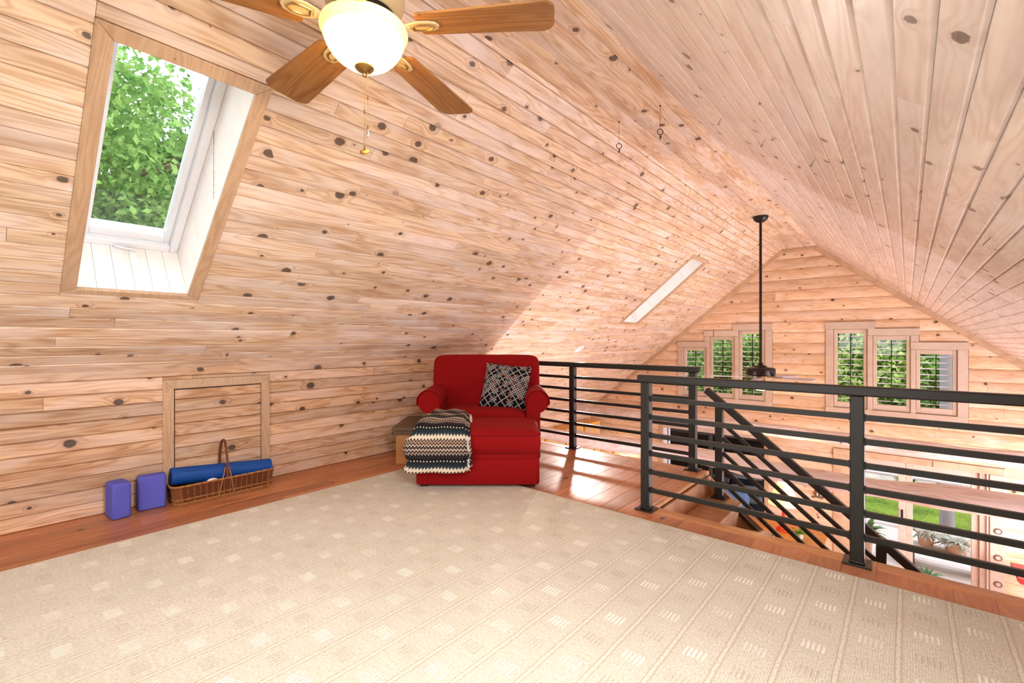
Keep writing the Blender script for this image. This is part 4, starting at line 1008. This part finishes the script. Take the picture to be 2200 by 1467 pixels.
potted('potted_plant', 'small green potted plant beside the red lamp downstairs', (-1.28, 8.36, -1.95), .06, .09, 26, .17, 'leaf_house')
# switch plate
t = thing('switch_plate', 'brown double light switch plate on the gable wall', 'light switch', (-1.17, YG-.036, -1.55)); off = t.location.copy()
MB().fbox(FG, -1.235, -1.105, -1.615, -1.485, .034, .044).build('plate', 'brown_plate', t, off=off, bevel=.003)
for x in (-1.198, -1.142): MB().fbox(FG, x-.009, x+.009, -1.572, -1.528, .044, .054).build('toggle', 'white_plastic', t, off=off, bevel=.002)
# blue armchair and low bench by the porch door
t = thing('accent_chair', 'blue patterned armless chair near the porch door downstairs', 'chair', (-2.45, 9.0, ZL), math.radians(15)); 
squad(0, 0, .50, .62, .60, .16, .4, .25).build('seat', 'blue_pattern', t, smooth=True); b = squad(0, 0, 0, .60, .14, .52, .35, .3); b.xf(Matrix.Translation((0, .28, .74)) @ Matrix.Rotation(math.radians(-12), 4, 'X')); b.build('backrest', 'blue_pattern', t, smooth=True)
for sx in (-1, 1):
    for sy in (-1, 1): b = MB(); b.tube([(sx*.24, sy*.23, .44), (sx*.27, sy*.26, 0)], [.022, .014], 8); b.build('leg', 'dark_wood', t, smooth=True)
t = thing('footstool', 'round pale grey stool beside the lamp table downstairs', 'stool', (-2.45, 8.2, ZL)); loft_rr([(.40, .17, .17), (.43, .2, .2), (.52, .2, .2), (.56, .15, .15), (.57, .05, .05)], 0, 0, .19, 8).build('cushion', 'grey_fabric', t, smooth=True)
for a in range(4): b = MB(); b.tube([(.12*math.cos(a*PI/2+.7), .12*math.sin(a*PI/2+.7), .41), (.15*math.cos(a*PI/2+.7), .15*math.sin(a*PI/2+.7), 0)], .014, 8); b.build('leg', 'dark_wood', t, smooth=True)
# red console with curved bracket
t = thing('console_table', 'red lacquered console table with curved bracket at the right edge', 'table', (1.62, 8.9, ZL)); off = t.location.copy()
MB().box(1.06, 2.2, 8.62, 9.2, -1.93, -1.885).build('top', 'table_red', t, off=off, bevel=.008)
for x in (1.22, 2.0):
    q = [(x, -1.93), (x, -2.3), (x-.02*0, ZL), (x+.06, ZL), (x+.06, -1.93)]
    MB().box(x, x+.06, 8.68, 8.74, ZL, -1.93).build('leg', 'table_red', t, off=off, bevel=.004); MB().box(x, x+.06, 9.08, 9.14, ZL, -1.93).build('leg', 'table_red', t, off=off, bevel=.004)
out = [(1.08, -1.93), (1.22, -1.93), (1.22, -2.12)]+[(1.08+.14*math.sin(a), -2.10+.14*math.cos(a)-.0) for a in np.linspace(PI/2, 0, 7)]
b = MB(); n_ = len(out); b.add([(x, 8.66, z) for x, z in out]+[(x, 8.70, z) for x, z in out], [tuple(range(n_)), tuple(range(n_, 2*n_))[::-1]]+[(i, n_+i, n_+(i+1) % n_, (i+1) % n_) for i in range(n_)]); b.build('bracket', 'table_red', t, off=off)
# kitchen wall cabinets far left below the slope
for i, y in enumerate((6.6, 7.32, 8.04, 8.76)):
    t = thing('wall_cabinet', ['pine wall cabinet nearest the loft edge, under the slope', 'second pine wall cabinet along the left wall below', 'third pine wall cabinet along the left wall below', 'pine wall cabinet nearest the gable on the left wall below'][i], 'cabinet', (XL+.2, y+.33, -1.45), 0, 'wall cabinets on the left wall below'); off = t.location.copy()
    MB().box(XL+.045, XL+.36, y, y+.66, -1.45, -.72).build('body', 'cabinet_pine', t, off=off)
    for k in range(2):
        d = MB().box(XL+.361, XL+.382, y+.008+k*.325, y+.327+k*.325, -1.44, -.73).build('door', 'cabinet_pine', t, off=off, bevel=.004)
        MB().box(XL+.383, XL+.39, y+.06+k*.325, y+.275+k*.325, -1.38, -.79).build('panel', 'pine_trim', d, off=off, bevel=.003)
        b = MB(); b.sphere((XL+.40, y+(.29 if k == 0 else .37), -1.36), .014, 10, 6); b.build('knob', 'black_metal', d, off=off, smooth=True)
# wall lamp near the left end of the gable
t = thing('wall_lamp', 'small glowing wall lamp at the left end of the gable below', 'lamp', (-4.84, YG-.04, -1.50)); off = t.location.copy()
MB().lathe([(0, -.09), (.07, -.09), (.085, .05), (0, .06)], (-4.84, YG-.13, -1.50), 20).build('shade', 'small_bulb', t, off=off, smooth=True); MB().fbox(FG, -4.88, -4.80, -1.56, -1.44, .03, .07).build('back_plate', 'brass', t, off=off)
point('wall_lamp_bulb', (-4.84, YG-.25, -1.42), 8, (1., .8, .5), .05)
# ================================================================== OUTSIDE
ZG = -3.05
b = MB(); b.box(-70, 60, -45, 9.8, ZG-.3, ZG-.02); b.box(-70, 60, 9.8, 75, ZG-.3, ZG); o = b.build('lawn', 'lawn'); struct(o, 'green lawn around the house')
# deck
dk = bpy.data.objects.new('floor', None); COL.objects.link(dk); dk.location = (.6, 11, -2.78); struct(dk, 'grey board deck outside the glazed door'); off = dk.location.copy()
y = 9.82
while y < 12.7: MB().box(-1.75, 4.0, y, y+.136, -2.815, -2.78).build('deck_board', 'deck_wood', dk, off=off, bevel=.004); y += .142
MB().box(-1.75, 4.0, 9.82, 12.7, -2.99, -2.82).build('joists', 'deck_wood', dk, off=off)
r = thing('deck_railing', 'outdoor deck railing with thin black balusters', 'railing', (1.0, 12.6, -2.78)); off = r.location.copy()
for px in (-1.6, -.05, 1.5, 3.0):
    MB().box(px, px+.10, 12.55, 12.65, -2.78, -1.72).build('post', 'deck_wood', r, off=off, bevel=.006)
MB().box(-1.7, 3.2, 12.53, 12.67, -1.72, -1.68).build('top_rail', 'deck_wood', r, off=off, bevel=.004); MB().box(-1.7, 3.2, 12.57, 12.63, -2.68, -2.64).build('bottom_rail', 'black_metal', r, off=off)
x = 1.0
while x < 3.0:
    b = MB(); b.tube([(x, 12.6, -2.66), (x, 12.6, -1.70)], .006, 6); b.build('baluster', 'black_metal', r, off=off); x += .16
t = thing('deck_bench', 'grey plank bench on the deck carrying two pots', 'bench', (.42, 10.8, -2.78)); off = t.location.copy()
for k in range(3): MB().box(-.25, 1.15, 10.62+k*.135, 10.75+k*.135, -2.485, -2.45).build('plank', 'deck_wood', t, off=off, bevel=.004)
for x in (.0, .85): MB().box(x, x+.09, 10.66, 10.98, -2.78, -2.485).build('leg', 'dark_wood', t, off=off)
potted('flower_pot', 'taller clay pot with grey foliage on the deck bench', (.24, 10.84, -2.45), .13, .25, 60, .26, 'leaf_grey', up=.5)
potted('flower_pot', 'low wide clay pot with silvery foliage on the deck bench', (.62, 10.78, -2.45), .17, .19, 70, .28, 'leaf_grey', up=.6)
potted('spiky_plant', 'spiky green potted plant on the deck boards by the door', (.24, 10.0, -2.78), .10, .10, 44, .22, 'leaf_dark', up=1.0)
potted('spiky_plant', 'spiky plant outside the left leaf of the deck door', (-.58, 10.35, -2.78), .12, .55, 40, .36, 'leaf_dark', up=1.0)
# porch seen through the sliding door
pp = bpy.data.objects.new('porch_enclosure', None); COL.objects.link(pp); pp.location = (-3.4, 12.6, -2.8); struct(pp, 'dark screened porch outside the sliding door'); off = pp.location.copy()
MB().box(-5.6, -1.78, 9.82, 12.8, -2.95, -2.8).build('porch_floor', 'deck_wood', pp, off=off); MB().box(-5.6, -1.78, 9.82, 12.9, -.50, -.40).build('porch_roof', 'roof_dark', pp, off=off); MB().box(-5.6, -1.78, 12.75, 12.8, -2.75, -.5).build('screen', 'dark_screen', pp, off=off); MB().box(-5.65, -5.6, 9.82, 12.8, -2.8, -.5).build('screen', 'dark_screen', pp, off=off)
MB().box(-1.80, -1.72, 9.82, 12.8, -1.6, -.5).build('side_beam', 'dark_screen', pp, off=off)
for x in (-5.55, -4.3, -3.05, -1.85): MB().box(x, x+.07, 12.72, 12.79, -2.8, -.5).build('porch_post', 'roof_dark', pp, off=off)
def lounger(label, x, y, rz):
    t = thing('outdoor_chair', label, 'chair', (x, y, -2.8), rz, 'dark slatted chairs on the porch')
    for k in range(5): MB().box(-.30, .30, -.28+k*.11, -.19+k*.11, .40, .425).build('seat_slat', 'sofa_dark', t, bevel=.003)
    for k in range(5):
        b = MB(); b.box(-.30, .30, -.012, .012, -.045, .045); b.xf(Matrix.Translation((0, .29+.03*k, .50+.11*k)) @ Matrix.Rotation(math.radians(-15), 4, 'X')); b.build('back_slat', 'sofa_dark' if k % 2 else 'white_vinyl', t)  # alternate slats white: sunlight highlights put into the colour
    for sx in (-1, 1):
        MB().box(sx*.31-.02, sx*.31+.02, -.30, -.26, 0, .62).build('leg', 'sofa_dark', t); b = MB(); b.bar((sx*.31, .24, 0), (sx*.31, .44, 1.0), .04, .04, up=(0,1,0)); b.build('leg', 'sofa_dark', t); MB().box(sx*.31-.035, sx*.31+.035, -.32, .34, .62, .645).build('armrest', 'sofa_dark', t, bevel=.004)
lounger('dark slatted outdoor chair on the porch, nearer the lamp', -2.55, 10.6, .3); lounger('dark slatted outdoor chair at the left of the porch', -3.5, 11.0, -.3)
# white porch post outside the right windows
t = thing('outdoor_post', 'pale round trunk-like post outside the right gable windows', 'post', (.62, 13.2, ZG)); MB().lathe([(.16, 0), (.16, .2), (.12, .25), (.11, 5.6), (.15, 5.65), (.15, 5.8)], (0,0,0), 24).build('shaft', 'grey_post', t, smooth=True)
# garden edge stones
for i in range(16):
    x = -4+i*.75+random.uniform(-.2, .2); b = MB(); b.sphere((0, 0, 0), .36, 10, 6, (1.2, .8, .45)); o = b.build('garden_stone', 'stone'); o.location = (x, 17.6+random.uniform(-.3, .3), ZG+.08); o.rotation_euler = (0, 0, random.uniform(0, 3)); tag(o, 'pale garden edging stone at the far side of the lawn', 'stone', 'edging stones across the lawn')
# trees
def leaf_mesh(name, n_leaf, n_clump, crown, size, seed, mat, shell=.55, csz=.30):
    g = np.random.default_rng(seed); rx, ry, rz = crown
    d = g.normal(size=(n_clump, 3)); d /= np.linalg.norm(d, axis=1)[:, None]; rad = g.uniform(shell, 1., n_clump)[:, None]
    cc = d*rad*np.array([rx, ry, rz]); k = g.integers(0, n_clump, n_leaf); cs = np.array([rx, ry, rz*.75])*csz*g.uniform(.6, 1.2, n_clump)[:, None]
    p = cc[k]+g.normal(size=(n_leaf, 3))*cs[k]*.55
    a = g.normal(size=(n_leaf, 3)); a /= np.linalg.norm(a, axis=1)[:, None]; b_ = g.normal(size=(n_leaf, 3)); b_ -= (b_*a).sum(1)[:, None]*a; b_ /= np.linalg.norm(b_, axis=1)[:, None]
    s = (size*g.uniform(.6, 1.3, n_leaf))[:, None]
    v = np.stack([p-a*s, p+b_*s*.55, p+a*s, p-b_*s*.55], 1).reshape(-1, 3)
    me = bpy.data.meshes.new(name); me.from_pydata(v.tolist(), [], np.arange(len(v)).reshape(-1, 4).tolist()); me.update(); me.materials.append(M[mat]); return me
def tree(name, label, loc, me, H, crown_z, trunk_r, seed, scale=1., group=None, rot=0., brs=7):
    t = thing(name, label, 'tree', loc, rot, group); t.scale = (scale,)*3; g = random.Random(seed)
    b = MB(); b.tube([(0, 0, -.1), (.05, .03, H*.3), (-.05, .05, H*.6), (0, 0, H)], [trunk_r, trunk_r*.8, trunk_r*.55, trunk_r*.2], 10); b.build('trunk', 'bark', t, smooth=True)
    for k in range(brs):
        a = g.uniform(0, 2*PI); z = crown_z-1.2+g.uniform(0, 2.2); L = g.uniform(1.2, 2.6); b = MB(); b.tube([(0, 0, z), (L*.5*math.cos(a), L*.5*math.sin(a), z+.5), (L*math.cos(a+.2), L*math.sin(a+.2), z+.7+g.uniform(0, .8))], [trunk_r*.35, trunk_r*.2, trunk_r*.06], 6); b.build('branch', 'bark', t, smooth=True)
    f = bpy.data.objects.new('foliage', me); COL.objects.link(f); f.parent = t; f.location = (0, 0, crown_z); f['kind'] = 'stuff'
    return t
meA = leaf_mesh('leaves_a', 60000, 160, (3.2, 3.2, 3.6), .075, 1, 'leaf_mid', .4, .21); meB = leaf_mesh('leaves_b', 40000, 110, (2.6, 2.6, 3.0), .08, 2, 'leaf_light', .35); meC = leaf_mesh('leaves_c', 45000, 120, (3.2, 3.2, 3.6), .09, 3, 'leaf_dark', .35)
tree('leafy_tree', 'leafy green tree filling the large left skylight', (-12.6, 1.5, ZG), meA, 10.0, 6.6, .22, 1)
tree('leafy_tree', 'dark tree low behind the large left skylight', (-17., 5.0, ZG), meC, 10, 6.2, .25, 2, 1.1)
tree('leafy_tree', 'tree at the left edge of the large skylight view', (-15.5, -2.2, ZG), meB, 10, 7.4, .22, 3, 1.15)
gx = [(-10.2, 20.5, 'C', 1.0), (-7.0, 19.6, 'A', 1.0), (-4.4, 21.2, 'B', 1.1), (-1.6, 20.0, 'B', 1.0), (.8, 21.0, 'A', 1.05), (3.6, 20.2, 'C', 1.), (6.2, 21.5, 'A', 1.1), (-13.5, 22, 'A', 1.2)]
gl = ['dark tree behind the lowest left gable window', 'green tree behind the middle left gable window', 'light green tree behind the tallest left gable window', 'light green tree behind the tallest right gable window', 'green tree behind the middle right gable window', 'dark tree behind the lowest right gable window', 'tree at the far right beyond the deck', 'tree at the far left beyond the porch']
for i, (x, y, k, s) in enumerate(gx): tree('garden_tree', gl[i], (x, y, ZG), {'A': meA, 'B': meB, 'C': meC}[k], 7., 3.9, .2, 10+i, s, 'trees behind the gable windows', i*1.1, 4)
meH = leaf_mesh('leaves_h', 5000, 40, (1.5, .8, .8), .09, 9, 'leaf_light', .3)
for i in range(7):
    t = thing('garden_shrub', ['leftmost','second from left','third from left','middle','third from right','second from right','rightmost'][i]+' low shrub in the bed beyond the lawn', 'shrub', (-6+i*1.9, 18.6+.3*math.sin(i*2.), ZG), i*.7, 'shrubs beyond the lawn'); f = bpy.data.objects.new('foliage', meH); COL.objects.link(f); f.parent = t; f.location = (0, 0, .7); f['kind'] = 'stuff'
    b = MB(); b.tube([(0, 0, 0), (0, 0, .7)], .03, 6); b.build('stem', 'bark', t)
